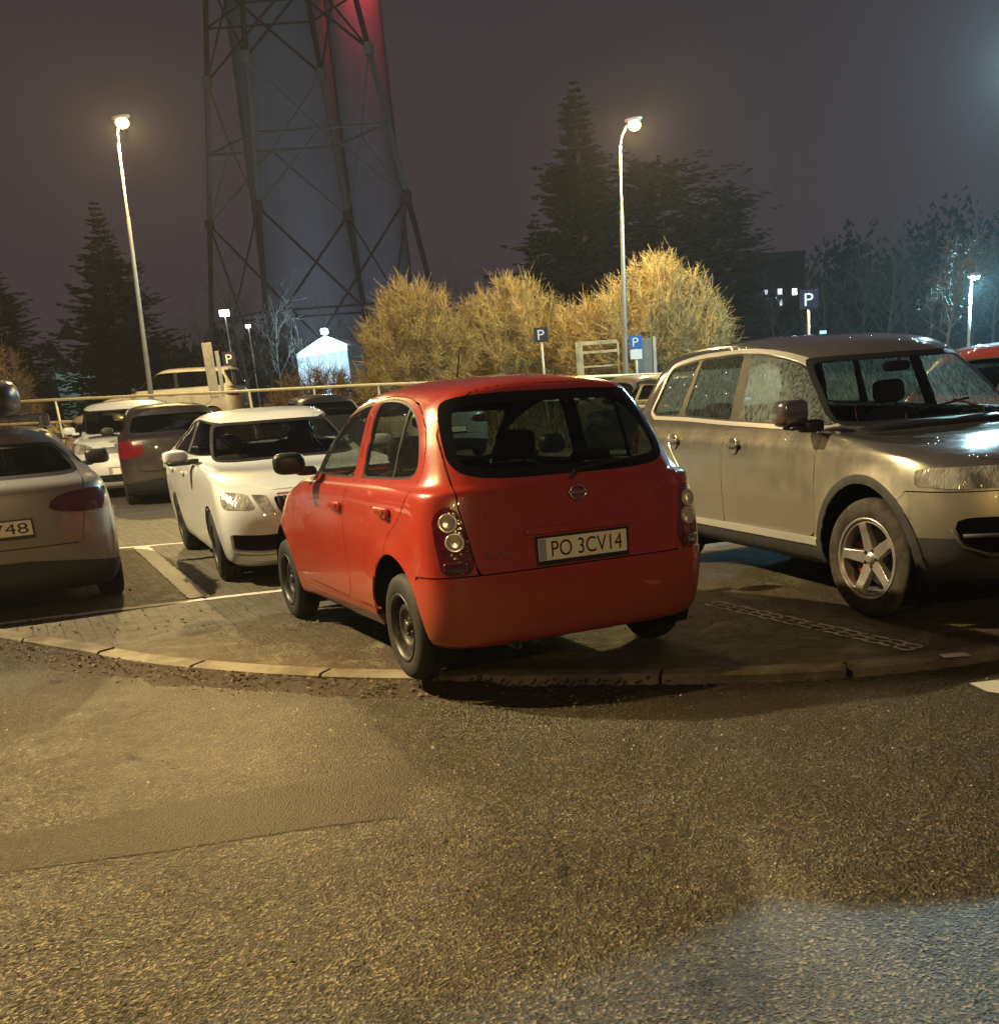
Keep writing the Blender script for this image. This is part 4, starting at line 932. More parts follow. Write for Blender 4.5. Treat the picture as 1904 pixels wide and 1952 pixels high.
def ground_materials():
    k = N('asphalt'); v = k.coords()
    big = k.noise(v, .55, 4, .6); mid = k.noise(v, 5, 5, .6)
    a = k.vor(v, 105); b = k.noise(v, 150, 3, .7); c = k.vor(v, 46)
    h = k.math('ADD', k.math('MULTIPLY', a, .9), k.math('MULTIPLY', b, .8)); h = k.math('ADD', h, k.math('MULTIPLY', c, .55)); h = k.math('ADD', h, k.math('MULTIPLY', k.noise(v, 22, 4), .35))
    wear = k.ramp(k.noise(v, 1.1, 5, .65), [(.35, .75), (.65, 1.0)])
    bm = k.n('ShaderNodeBump'); bm.inputs['Distance'].default_value = .016; k.l(h, bm.inputs['Height']); k.l(wear, bm.inputs['Strength'])
    col = k.mix(k.ramp(k.vor(v, 105, out='Color'), [(.2, 0.0), (.62, .16), (.74, .30), (.82, .95), (1, 1.0)]), (.0045, .0038, .0022), (.225, .188, .105))  # sparse bright stones, with wet glints put into their colour
    col = k.mix(k.ramp(big, [(.35, 0.0), (.65, .4)]), col, (.040, .031, .015))
    cr = k.n('ShaderNodeTexVoronoi'); cr.feature = 'DISTANCE_TO_EDGE'; cr.inputs['Scale'].default_value = .62; wv = k.n('ShaderNodeVectorMath'); wv.operation = 'ADD'; k.l(v, wv.inputs[0]); wn_ = k.n('ShaderNodeTexNoise'); wn_.inputs['Scale'].default_value = 3; wn_.inputs['Detail'].default_value = 5; k.l(v, wn_.inputs['Vector']); wsc = k.n('ShaderNodeVectorMath'); wsc.operation = 'SCALE'; wsc.inputs['Scale'].default_value = .45; k.l(wn_.outputs['Color'], wsc.inputs[0]); k.l(wsc.outputs[0], wv.inputs[1]); k.l(wv.outputs[0], cr.inputs['Vector'])
    crack = k.math('MULTIPLY', k.ramp(cr.outputs['Distance'], [(.0, 1.0), (.010, .0)]), k.ramp(k.noise(v, .5, 3), [(.50, 0.0), (.58, 1.0)]))
    oil = k.math('MULTIPLY', k.ramp(k.vor(v, 1.3), [(.08, 1.0), (.22, 0.0)]), k.ramp(k.noise(v, .8, 3), [(.5, 0.0), (.62, .7)]))
    col = k.mix(oil, col, (.012, .011, .010)); col = k.mix(crack, col, (.006, .005, .004))
    rgh = k.math('ADD', k.ramp(mid, [(.3, .26), (.7, .40)]), k.math('MULTIPLY', k.ramp(k.vor(v, 105, out='Color'), [(.2, 0.0), (.9, 1.0)]), .18))
    M['asphalt'] = k.bsdf(col, rgh, 0, .5, 0, .05, bm.outputs[0])
    k = N('smooth_asphalt'); v = k.coords(); a = k.vor(v, 130); h = k.math('ADD', a, k.noise(v, 60, 4))
    M['asphalt2'] = k.bsdf(k.mix(k.noise(v, 60, 4), (.014, .012, .007), (.085, .072, .042)), .36, 0, .5, 0, .05, k.bump(h, .8, .02))
    # block paving of the parking bays, dirty and partly overgrown
    k = N('paving'); v = k.coords(); mp = k.n('ShaderNodeMapping'); mp.inputs['Rotation'].default_value = (0, 0, R(63)); k.l(v, mp.inputs['Vector']); pv = mp.outputs[0]
    wn = k.n('ShaderNodeVectorMath'); wn.operation = 'ADD'; k.l(pv, wn.inputs[0])
    br = k.n('ShaderNodeTexBrick'); br.inputs['Scale'].default_value = 1.0; br.inputs['Brick Width'].default_value = .2; br.inputs['Row Height'].default_value = .1; br.inputs['Mortar Size'].default_value = .006; br.inputs['Mortar Smooth'].default_value = .3
    br.inputs['Color1'].default_value = (.115, .104, .08, 1); br.inputs['Color2'].default_value = (.092, .084, .064, 1); br.inputs['Mortar'].default_value = (.065, .058, .04, 1)
    k.l(pv, br.inputs['Vector'])
    n1 = k.noise(v, 1.6, 6, .68, .6); n2 = k.noise(v, 7, 6, .7)
    p = k.sep(v)
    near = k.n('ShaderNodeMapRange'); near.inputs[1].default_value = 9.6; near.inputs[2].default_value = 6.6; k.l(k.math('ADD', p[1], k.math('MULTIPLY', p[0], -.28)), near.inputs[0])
    dirt = k.math('MULTIPLY', k.ramp(n1, [(.36, 0.0), (.48, 1.0)]), k.math('ADD', k.math('MULTIPLY', near.outputs[0], .95), .22), True)
    dirt = k.math('MULTIPLY', dirt, k.ramp(n2, [(.25, .55), (.6, 1.0)]))
    moss = k.math('MULTIPLY', k.ramp(k.noise(v, 2.3, 5, .6), [(.40, 0.0), (.60, .9)]), near.outputs[0], True)
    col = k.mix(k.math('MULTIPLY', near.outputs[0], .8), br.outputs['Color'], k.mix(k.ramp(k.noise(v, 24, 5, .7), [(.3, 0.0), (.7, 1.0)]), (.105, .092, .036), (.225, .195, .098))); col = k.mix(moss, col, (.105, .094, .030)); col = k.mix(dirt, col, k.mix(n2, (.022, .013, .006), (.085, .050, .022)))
    hh = k.math('ADD', k.math('MULTIPLY', br.outputs['Fac'], k.math('SUBTRACT', k.math('MULTIPLY', near.outputs[0], .26), .3)), k.math('ADD', k.math('MULTIPLY', n2, .9), k.math('MULTIPLY', k.noise(v, 70, 4), .35)))
    hh = k.math('ADD', hh, k.math('MULTIPLY', dirt, k.math('MULTIPLY', k.noise(v, 26, 5, .7), 1.8)))
    M['paving'] = k.bsdf(col, k.ramp(n2, [(.3, .5), (.7, .78)]), 0, .4, 0, .05, k.bump(hh, .8, .024))
    k = N('kerb_concrete'); v = k.coords(); n1 = k.noise(v, 9, 6, .7)
    M['kerb'] = k.bsdf(k.mix(k.ramp(k.noise(v, 2.2, 5, .65), [(.42, 0.0), (.6, .8)]), k.mix(n1, (.13, .115, .08), (.26, .225, .15)), (.06, .042, .022)), .75, 0, .35, 0, .05, k.bump(n1, .5, .01))
    k = N('soil'); v = k.coords(); n1 = k.noise(v, 30, 6, .75)
    M['soil'] = k.bsdf(k.mix(n1, (.012, .008, .004), (.06, .038, .018)), .8, 0, .4, 0, .05, k.bump(n1, 1, .02))
    k = N('dry_grass_ground'); v = k.coords(); n1 = k.noise(v, 1.5, 6, .75)
    M['bank'] = k.bsdf(k.mix(n1, (.02, .015, .006), (.075, .055, .022)), .9, 0, .2, 0, .05, k.bump(n1, 1, .1))
    k = N('worn_white_paint'); v = k.coords(); n1 = k.noise(v, 14, 6, .75); n2 = k.noise(v, 90, 3, .6)
    b = k.bsdf(k.mix(n1, (.42, .40, .34), (.72, .70, .63)), .6, 0, .4)
    tr = k.n('ShaderNodeBsdfTransparent'); mx = k.n('ShaderNodeMixShader')
    k.l(k.ramp(k.math('ADD', k.math('MULTIPLY', n1, .75), k.math('MULTIPLY', n2, .3)), [(.30, 0.0), (.40, 1.0)]), mx.inputs[0]); k.l(tr.outputs[0], mx.inputs[1]); k.l(k.b.outputs[0], mx.inputs[2]); k.l(mx.outputs[0], k.out.inputs[0])
    M['linepaint'] = k.m

def ribbon(name, P, w, z, mat, kind='structure', jag=.0):
    L = smooth_line(P, .05) if len(P) > 2 else np.array([np.array(P[0]) * (1 - t) + np.array(P[1]) * t for t in np.linspace(0, 1, max(3, int(np.hypot(P[1][0] - P[0][0], P[1][1] - P[0][1]) / .04)))])
    A = offset(L, w / 2); B = offset(L, -w / 2)
    A += NR.normal(0, jag, A.shape); B += NR.normal(0, jag, B.shape)
    V = [(a[0], a[1], z) for a in A] + [(b[0], b[1], z) for b in B]; n = len(A)
    F = [(i, n + i, n + i + 1, i + 1) for i in range(n - 1)]
    return prop(mk(name, V, F, mat, None, False), kind=kind)

def ground():
    ground_materials()
    ang = np.linspace(0, 2 * math.pi, 65)[:-1]
    prop(mk('ground', [(1200 * math.cos(a), 1200 * math.sin(a), -.075) for a in ang], [list(range(64))], M['bank'], None, False), kind='structure')
    L = smooth_line(KERB); Z = -.05
    n = len(L); V = [(p[0], p[1], Z) for p in L] + [(p[0], -30, Z) for p in L]
    prop(mk('road', V, [(n + i, n + i + 1, i + 1, i) for i in range(n - 1)], M['asphalt'], None, False), kind='structure')
    Lb = offset(L, .135); V = [(p[0], p[1], 0) for p in Lb] + [(p[0] * 1.6, max(33.5, p[1] + 1), 0) for p in Lb] + [(p[0], p[1], -.07) for p in Lb]
    F = [(i, i + 1, n + i + 1, n + i) for i in range(n - 1)] + [(2 * n + i, 2 * n + i + 1, i + 1, i) for i in range(n - 1)]
    prop(mk('parking_lot', V, F, M['paving'], None, False), kind='structure')
    # kerb stones
    s = np.concatenate([[0], np.cumsum(np.linalg.norm(np.diff(L, axis=0), axis=1))]); m = MB(); p = 3.2; i = 0
    NRm = offset(L, 1.0) - L
    while p < s[-1] - 2:
        ln = 1.0; gap = .035 if i % 2 else .02; a, b = p, p + ln - gap; p += ln; i += 1
        q = np.linspace(a, b, 7); F0 = np.stack([np.interp(q, s, L[:, 0]), np.interp(q, s, L[:, 1])], 1); D = np.stack([np.interp(q, s, NRm[:, 0]), np.interp(q, s, NRm[:, 1])], 1)
        dz = NR.normal(0, .005); V = []
        for f, d in zip(F0, D):
            for o, z in ((0.0, -.07), (.0, .000 + dz), (.016, .013 + dz + .004 * math.sin(37 * q[0] + f[0] * 23)), (.125, .015 + dz), (.135, .002 + dz), (.135, -.07)): V.append((f[0] + d[0] * o, f[1] + d[1] * o, z))
        F = []
        for r in range(6):
            for c in range(5): F.append((r * 6 + c, (r + 1) * 6 + c, (r + 1) * 6 + c + 1, r * 6 + c + 1))
        F += [tuple(range(6)), tuple(range(36, 42))[::-1]]; m.add(V, F)
    prop(m.build('kerb', M['kerb'], None, False), kind='structure')
    # soil washed against the kerb
    a0 = np.argmin(np.hypot(L[:, 0] + 6.5, L[:, 1] - 9.8)); b0 = np.argmin(np.hypot(L[:, 0] - 2.1, L[:, 1] - 5.6)); S = L[a0:b0]
    S = smooth_line(S[::2], .035); W = 12; V = []; D = offset(S, -1) - S; rr = len(S)
    wob = np.interp(np.arange(rr), np.arange(0, rr + 8, 8), NR.uniform(.5, 1.2, len(np.arange(0, rr + 8, 8))))
    for i, (p0, d) in enumerate(zip(S, D)):
        fade = min(1, (rr - i) / 60) * (1 if p0[0] < -.5 else .35)
        for j in range(W):
            t = j / (W - 1); o = -.03 + t * .36 * wob[i]; z = Z - .004 + (.046 * (1 - t) ** 1.5 * fade + NR.normal(0, .006) * (1 - t)) * (1 if 0 < j < W - 1 else .6)
            V.append((p0[0] + d[0] * o, p0[1] + d[1] * o, z if j < W - 1 else Z - .01))
    F = [(i * W + j, i * W + j + 1, (i + 1) * W + j + 1, (i + 1) * W + j) for i in range(rr - 1) for j in range(W - 1)]
    prop(mk('soil', V, F, M['soil'], None, True), kind='structure')
    # fallen leaves and grit
    V = []; F = []; lm = plain('dead_leaves', (.06, .038, .018), .7, 0, .4, .6, 60)
    for i in range(1500):
        if i < 1050: k = int(rr * .82 * NR.rand()) if i % 9 else NR.randint(0, rr); p0 = S[k] + D[k] * (.02 + abs(NR.normal(.08, .10))); z = Z + .014 + max(0, .04 - .2 * np.linalg.norm(p0 - S[k]))
        else: p0 = np.array([NR.uniform(-5, 1.5), 0]); p0[1] = 6.6 + abs(NR.normal(0, .9)) - p0[0] * .35; z = .012
        if i >= 1050 and p0[1] < np.interp(p0[0], L[:, 0], L[:, 1]) + .15: continue
        a = NR.uniform(0, 6.3); l = NR.uniform(.007, .02); w = l * NR.uniform(.4, .8); q = np.array([math.cos(a), math.sin(a)]); r_ = np.array([-q[1], q[0]]); b = len(V)
        for u, v_ in ((-1, 0), (0, -1), (1, 0), (0, 1)): e = p0 + q * u * l + r_ * v_ * w; V.append((e[0], e[1], z + NR.uniform(-.006, .012)))
        F.append((b, b + 1, b + 2, b + 3))
    prop(mk('leaf_litter', V, F, lm, None, False), 'dead leaves and grit scattered along the kerb', 'leaf litter', kind='stuff')
    # pale chips and grit on the road
    V = []; F = []
    for i in range(900):
        x = NR.uniform(-4, 3.2); y = 2.2 + 4.0 * NR.rand() ** 1.4
        if y > np.interp(x, L[:, 0], L[:, 1]) - .05: continue
        a = NR.uniform(0, 6.3); l = NR.uniform(.003, .009) * (1.5 if i % 12 == 0 else 1); b = len(V); ca, sa = math.cos(a), math.sin(a)
        V += [(x - l * ca, y - l * sa, Z), (x + l * .7 * sa, y - l * .7 * ca, Z), (x + l * ca, y + l * sa, Z), (x - l * .6 * sa, y + l * .6 * ca, Z), (x, y, Z + l * .9)]; F += [(b, b + 1, b + 4), (b + 1, b + 2, b + 4), (b + 2, b + 3, b + 4), (b + 3, b, b + 4)]
    prop(mk('grit', V, F, plain('pale_grit', (.36, .32, .25), .4, 0, .5, .5, 60), None, False), 'pale stone chips scattered over the wet road', 'grit', kind='stuff')
    # painted lines
    z = .004; lp = M['linepaint']
    ribbon('parking_line', [(-7.4, 7.55), (-4.6, 8.53), (-3.13, 9.01), (-2.52, 9.18), (-1.6, 9.45)], .11, z, lp, jag=.006)
    ribbon('parking_line', [(-5.10, 12.87), (-3.2, 9.09)], .17, z + .004, lp, jag=.006)
    ribbon('parking_line', [(-5.75, 12.92), (-3.3, 13.2)], .09, z, lp, jag=.005)
    # white paint surviving only on the rims of interlocking pavers
    m = MB(); A = np.array([.87, 7.42]); B = np.array([1.80, 5.80]); d = (B - A) / np.linalg.norm(B - A); nn = np.array([-d[1], d[0]]); Ln = np.linalg.norm(B - A); ns = int(Ln / .115)
    for i in range(ns):
        for sgn in (-1, 1):
            c0 = A + d * (i + .5) * Ln / ns + nn * sgn * .037 * (1 if (i + (sgn > 0)) % 2 else .75); hw = .055
            pts = [c0 + d * u * hw + nn * v_ * .030 for u, v_ in ((-1, -.6), (-.45, -1), (.45, -1), (1, -.6), (1, .6), (.45, 1), (-.45, 1), (-1, .6))]
            for q in range(8):
                if NR.rand() < .14: continue
                a, b = pts[q], pts[(q + 1) % 8]; t = (b - a) / np.linalg.norm(b - a); w = np.array([-t[1], t[0]]) * NR.uniform(.008, .015)
                m.add([(*(a + w), .005), (*(a - w), .005), (*(b - w), .005), (*(b + w), .005)], [(0, 1, 2, 3)])
    prop(m.build('paver_line', plain('old_line_paint', (.66, .62, .54), .65, 0, .3, .25, 40), None, False), kind='structure')
    zz = -.046
    V = [gnd(*p, .018) for p in ((1788, 1247), (1836, 1243), (1852, 1250), (1798, 1254))]
    prop(mk('parking_line', V, [(0, 3, 2, 1)], lp, None, False), kind='structure')
    V = [gnd(*p, zz) for p in ((1846, 1302), (1900, 1296), (2050, 1318), (2050, 1342), (1880, 1318))]
    prop(mk('road_marking', V, [(0, 4, 3, 2, 1)], lp, None, False), kind='structure')
    # smoother repair strip; its right end stands in for the hatchback's shadow edge
    V = [gnd(*p, -.0475) for p in ((-200, 1630), (0, 1592), (330, 1535), (600, 1478), (778, 1447), (777, 1556), (600, 1577), (330, 1620), (0, 1664), (-200, 1700))]
    prop(mk('road_patch', V, [tuple(range(10))[::-1]], M['asphalt2'], None, False), kind='structure')
    # bank and higher road behind the car park
    nx, ny = 90, 40; V = []
    for j in range(ny):
        y = 30.5 + (j / (ny - 1)) ** 1.8 * 220
        for i in range(nx):
            x = -130 + 260 * i / (nx - 1); t = min(1, max(0, (y - 31) / 3.2)); V.append((x, y, -.07 + .95 * t * t * (3 - 2 * t) + (.12 * math.sin(x * .7 + y) + .1 * math.sin(y * 1.3 + x * .31)) * t))
    prop(mk('bank', V, [(j * nx + i, j * nx + i + 1, (j + 1) * nx + i + 1, (j + 1) * nx + i) for j in range(ny - 1) for i in range(nx - 1)], M['bank'], None, True), kind='structure')

# ------------------------------------------------------------------ vegetation
def conifer(name, label, x, y, z0, h, r, mat, seed, group=None, tall=1.0, lean=0, sparse=1.0):
    g = np.random.RandomState(seed); root = thing(name, label, 'tree', (x, y, z0), group=group)
    t = MB(); t.tube([(0, 0, -.3), (.05, 0, h * .4), (0, 0, h * .97)], [h * .018, h * .012, .02], 7); t.build('trunk', M['bark'], root, True)
    V = []; F = []; lv = int(34 * tall)
    for i in range(lv):
        f = i / lv; zz = h * (.06 + .95 * f); rr = (r * (1 - f) if 'spruce' in name else r * math.sin(math.pi * min(1, .12 + .88 * (1 - f) ** .75)) ** .6 * (1.0 if f < .85 else .8)) * g.uniform(.65, 1.15) + .05
        for b in range(int((15 - 6 * f) * sparse)):
            a = g.uniform(0, 6.283); L = rr * g.uniform(.45, 1.2); dr = g.uniform(.02, .48) * (1 - f * .6); zz = h * (.06 + .95 * f) + g.normal(0, .22) * (1 - f); ca, sa = math.cos(a), math.sin(a)
            for s in range(int(10 + 20 * (1 - f))):
                u = g.uniform(.12, 1.0); px, py, pz = ca * L * u, sa * L * u, zz - dr * L * u + .22 * L * u * u
                ll = g.uniform(.3, .72) * (.6 + .5 * (1 - u)) * (h / 12) ** .5 * min(1, .22 + rr * .55); aa = a + g.uniform(-.9, .9); dx, dy = math.cos(aa) * ll, math.sin(aa) * ll; w = ll * .27; b0 = len(V); dz = g.uniform(-.30, .12) * ll
                V += [(px, py, pz), (px + dx * .5 - dy / ll * w, py + dy * .5 + dx / ll * w, pz + dz * .4), (px + dx, py + dy, pz + dz), (px + dx * .5 + dy / ll * w, py + dy * .5 - dx / ll * w, pz + dz * .4 - w * .7)]
                F.append((b0, b0 + 1, b0 + 2, b0 + 3))
    mk('crown', V, F, mat, root, False); return root

def twigs(m, p, d, L, r, g, depth, n=5, sides=3, rmin=.011):
    pts = [p]; q = d.copy(); rad = [r]; pos = p.copy()
    for i in range(n):
        q = (q + g.normal(0, .10, 3) + np.array([0, 0, .03])); q /= np.linalg.norm(q); pos = pos + q * L / n; pts.append(pos.copy()); rad.append(max(rmin * .7, r * (1 - .75 * (i + 1) / n)))
    m.tube(pts, rad, sides, False)
    if depth > 0:
        for i in range(g.randint(4, 7)):
            k = g.uniform(.25, 1.0); j = min(n - 1, int(k * n)); b = np.array(pts[j]) + (np.array(pts[j + 1]) - np.array(pts[j])) * (k * n - j)
            nd = q * .55 + g.normal(0, .55, 3) + np.array([0, 0, .18]); nd /= np.linalg.norm(nd)
            twigs(m, b, nd, L * g.uniform(.38, .6), max(rmin, r * .45), g, depth - 1, max(3, n - 1), sides)

def bare_tree(name, label, x, y, z0, h, seed, mat, group=None, cat='tree', depth=4):
    g = np.random.RandomState(seed); root = thing(name, label, cat, (x, y, z0), group=group)
    t = MB(); pts = [np.array([0, 0, -.3])]; q = np.array([0, 0, 1.]); n = 9
    for i in range(n): q = q + np.array([g.normal(0, .05), g.normal(0, .05), 0]); q /= np.linalg.norm(q); pts.append(pts[-1] + q * h * .82 / n)
    rad = [h * .013 * (1 - .85 * i / n) + .012 for i in range(n + 1)]; t.tube(pts, rad, 6); t.build('trunk', mat, root, True)
    c = MB()
    for i in range(24):
        k = g.uniform(.28, 1.0); j = min(n - 1, int(k * n)); b = pts[j] + (pts[j + 1] - pts[j]) * (k * n - j); a = g.uniform(0, 6.283); up = .55 + k * .9
        d = np.array([math.cos(a), math.sin(a), up]); d /= np.linalg.norm(d); twigs(c, b, d, h * g.uniform(.2, .36) * (1.15 - k * .5), h * .005 * (1.3 - k), g, depth - 2, 5)
    c.build('crown', mat, root, False); return root

def bush(name, label, x, y, z0, h, w, seed, mat, group, n=150):
    g = np.random.RandomState(seed); root = thing(name, label, 'bush', (x, y, z0), group=group); m = MB(); st = MB()
    for i in range(n):
        a = g.uniform(0, 6.283); rr = w / 2 * g.uniform(0, 1) ** .6; tip = np.array([math.cos(a) * rr, math.sin(a) * rr * .75, h * (1 - .58 * (rr / (w / 2)) ** 2.6) * (g.uniform(.84, .97) if i % 3 else g.uniform(.35, .8))])
        b = np.array([tip[0] * .30, tip[1] * .30, -.1]); mid = b * .45 + tip * .55 + np.array([0, 0, h * .10]) + g.normal(0, .10, 3)
        pts = []
        for k in range(8): t = k / 7; pts.append((1 - t) ** 2 * b + 2 * t * (1 - t) * mid + t * t * tip)
        st.tube(pts, np.linspace(.028, .008, 8), 3, False)
        for s in range(105):
            t = g.uniform(.10, 1) ** .8; q = (1 - t) ** 2 * b + 2 * t * (1 - t) * mid + t * t * tip; tg = 2 * (1 - t) * (mid - b) + 2 * t * (tip - mid); tg /= np.linalg.norm(tg)
            d = tg * .45 + g.normal(0, .55, 3) + np.array([0, 0, .22]); d /= np.linalg.norm(d); L = g.uniform(.14, .46); e = d + g.normal(0, .35, 3) + np.array([0, 0, .12])
            m.tube([q, q + d * L * .5, q + d * L * .5 + e * L * .5], [.0066, .0052, .0035], 3, False)
    st.build('stems', mat, root, False); m.build('crown', mat, root, False); return root

def vegetation():
    M['bark'] = plain('bark', (.05, .038, .028), .9, 0, .2, .4, 6)
    M['needles'] = plain('dark_needles', (.005, .006, .004), .8, 0, .2, .5, 3)
    M['needles2'] = plain('pine_needles', (.006, .007, .005), .8, 0, .2, .5, 3)
    M['twig'] = plain('willow_twigs', (.27, .205, .078), .62, 0, .4, .35, 2.5)
    M['twig2'] = plain('brown_twigs', (.12, .075, .04), .75, 0, .3, .4, 2.5)
    M['wood'] = plain('grey_twigs', (.10, .088, .07), .8, 0, .3, .3, 3)
    def base(px, Y): p = at(px, 700, Y); return p.x
    def htop(px, py, Y): return at(px, py, Y).z
    z0 = .8
    conifer('spruce_tree', 'dark pointed spruce at the left edge of the picture', base(22, 62), 62, z0, htop(25, 470, 62) - z0, 3.6, M['needles'], 1, 'dark conifers', sparse=1.5)
    conifer('spruce_tree', 'broad dark spruce standing behind the left street lamp', base(238, 58), 58, z0, htop(224, 378, 58) - z0, 4.3, M['needles'], 2, 'dark conifers', 1.2, sparse=1.7)
    conifer('spruce_tree', 'tall dark spruce with a thin pointed top behind the right street lamp', base(1128, 46), 46, z0, htop(1118, 148, 46) - z0, 4.5, M['needles'], 3, 'dark conifers', 1.3, sparse=1.8)
    conifer('pine_tree', 'broad dark pine just right of the right street lamp', base(1275, 47), 47, z0, htop(1280, 305, 47) - z0, 3.9, M['needles2'], 4, 'dark conifers', 1.0, sparse=2.2)
    conifer('pine_tree', 'low dark pine at the right foot of the tall spruce', base(1385, 49), 49, z0, htop(1390, 350, 49) - z0, 2.2, M['needles2'], 5, 'dark conifers', .9, sparse=2.0)
    conifer('spruce_tree', 'small dark spruce at the left foot of the tall spruce', base(1040, 45), 45, z0, htop(1040, 400, 45) - z0, 2.3, M['needles'], 6, 'dark conifers', .9, sparse=1.8)
    for px, py, wd, s, lb in ((795, 522, 210, 1, 'yellow lamplit willow bush, leftmost of the three'), (985, 520, 250, 2, 'yellow lamplit willow bush in the middle of the three'), (1255, 478, 265, 3, 'tallest lamplit willow bush, under the right street lamp')):
        Y = 33.5 if s != 2 else 35; bush('willow_bush', lb, base(px, Y), Y, .75, htop(px, py, Y) - .75, wd / CAM_F * Y * 1.08, s, M['twig'], 'lamplit willow bushes', 250)
    bush('willow_bush', 'low lamplit willow bush filling the gap left of the tallest one', base(1120, 34), 34, .75, htop(1120, 560, 34) - .75, 2.6, 9, M['twig'], 'lamplit willow bushes', 110)
    bush('brown_bush', 'thin reddish bare bush at the left edge above the roof box', base(12, 34), 34, .7, htop(10, 650, 34) - .7, 1.4, 5, M['twig2'], 'bare bushes', 34)
    bush('brown_bush', 'low brown scrub left of the willow bushes', base(610, 36), 36, .75, htop(610, 700, 36) - .75, 3.6, 6, M['twig2'], 'bare bushes', 60)
    # bare trees on the right
    bare_tree('bare_tree', 'slender bare tree lit by the cool lamp at the right', base(1798, 44), 44, .6, htop(1800, 425, 44) - .6, 21, M['wood'], 'bare trees')
    k = 0
    pr = []
    for s in (31, 32, 33): pr.append(None)
    spots = [(1480, 510, 75), (1570, 470, 78), (1640, 420, 80), (1690, 410, 76), (1730, 440, 84), (1770, 470, 82), (1850, 430, 78), (1890, 390, 74), (1935, 400, 80), (1600, 480, 90), (1530, 520, 88), (1830, 470, 92), (470, 480, 72), (530, 520, 80), (620, 540, 90), (850, 470, 75), (400, 560, 66), (330, 590, 70)]
    lab = ['bare tree in the row behind the parking sign on the right', 'dark bare tree far behind the pylon legs']
    first = {}
    for i, (px, py, Y) in enumerate(spots):
        h = htop(px, py, Y) - .6; s = i % 4; grp = 'bare trees on the right' if px > 1000 else 'bare trees round the pylon'
        lb = 'dim bare tree in the wood on the right, behind the off-roader' if px > 1000 else 'dim bare tree standing round the foot of the pylon'
        if s not in first: first[s] = (bare_tree('bare_tree', lb, base(px, Y), Y, .6, 12, 40 + s, M['wood'], grp, depth=4), 12); o = first[s][0]; o.scale = (h / 12,) * 3
        else: o = dup(first[s][0], (base(px, Y), Y, .6), (0, 0, i * 1.7), lb, (h / 12,) * 3); o['group'] = grp
    # far woodland mass
    V = []; F = []; g = np.random.RandomState(5)
    for i in range(5200):
        x = g.uniform(-95, 75); y = g.uniform(112, 150); top = 5.0 + 2.4 * math.sin(x * .11) + 1.6 * math.sin(x * .37 + 1) + g.uniform(-1.5, 2.0); z = g.uniform(0, 1) ** .8 * top + .4; s = g.uniform(.5, 1.3); a = g.uniform(0, 6.28); b = len(V)
        V += [(x - s * math.cos(a), y - s * math.sin(a), z - s * .4), (x + s * .8 * math.cos(a), y + s * math.sin(a), z - s * .5), (x + s * .2, y, z + s)]; F.append((b, b + 1, b + 2))
    for i in range(11000):      # taller edge of the wood on the right
        x = g.uniform(20, 42); y = g.uniform(86, 100); top = 9.6 + 1.5 * math.sin(x * .9) + 1.2 * math.sin(x * .37 + 2) + g.uniform(-2.2, 1.2); z = g.uniform(0, 1) ** .8 * top + .4; s = g.uniform(.12, .42); a = g.uniform(0, 6.28); t = g.uniform(-1, 1); b = len(V)
        V += [(x - s * math.cos(a), y - s * math.sin(a), z - s * .5), (x + s * .5 * math.cos(a), y + s * math.sin(a), z - s * .3 * t), (x + s * t, y, z + s * 1.1)]; F.append((b, b + 1, b + 2))
    prop(mk('woodland', V, F, M['needles'], None, False), 'far dark woodland along the horizon', 'woodland', kind='stuff')
    # rough grass on the bank
    V = []; F = []
    for i in range(9000):
        x = g.uniform(-16, 9); y = 31 + abs(g.normal(0, 2.2)); t = min(1, max(0, (y - 31) / 3.2)); z = -.07 + .95 * t * t * (3 - 2 * t) - .1; hgt = g.uniform(.15, .5) * (1.4 if x < -9 else 1); a = g.uniform(0, 6.28); dx, dy = .018 * math.cos(a), .018 * math.sin(a); lx, ly = g.normal(0, .12, 2); b = len(V)
        V += [(x - dx, y - dy, z), (x + dx, y + dy, z), (x + lx * .4 + dx * .6, y + ly * .4, z + hgt * .6), (x + lx, y + ly, z + hgt)]; F += [(b, b + 1, b + 2), (b, b + 2, b + 3)]
    prop(mk('dry_grass', V, F, plain('dry_grass_blades', (.20, .15, .06), .8, 0, .3, .4, 3), None, False), 'dry rough grass growing on the bank behind the car park', 'grass', kind='stuff')

# ------------------------------------------------------------------ street furniture
def lamp_light(name, loc, col, power, rad=.1):
    l = bpy.data.lights.new(name, 'POINT'); l.energy = power; l.color = col; l.shadow_soft_size = rad
    o = bpy.data.objects.new(name, l); COL.objects.link(o); o.location = loc; return o

def spot_light(name, loc, tgt, col, power, size, blend=.15, rad=.1):
    l = bpy.data.lights.new(name, 'SPOT'); l.energy = power; l.color = col; l.shadow_soft_size = rad; l.spot_size = size; l.spot_blend = blend
    o = bpy.data.objects.new(name, l); COL.objects.link(o); o.location = loc; o.rotation_euler = (Vector(tgt) - Vector(loc)).to_track_quat('-Z', 'Y').to_euler(); return o

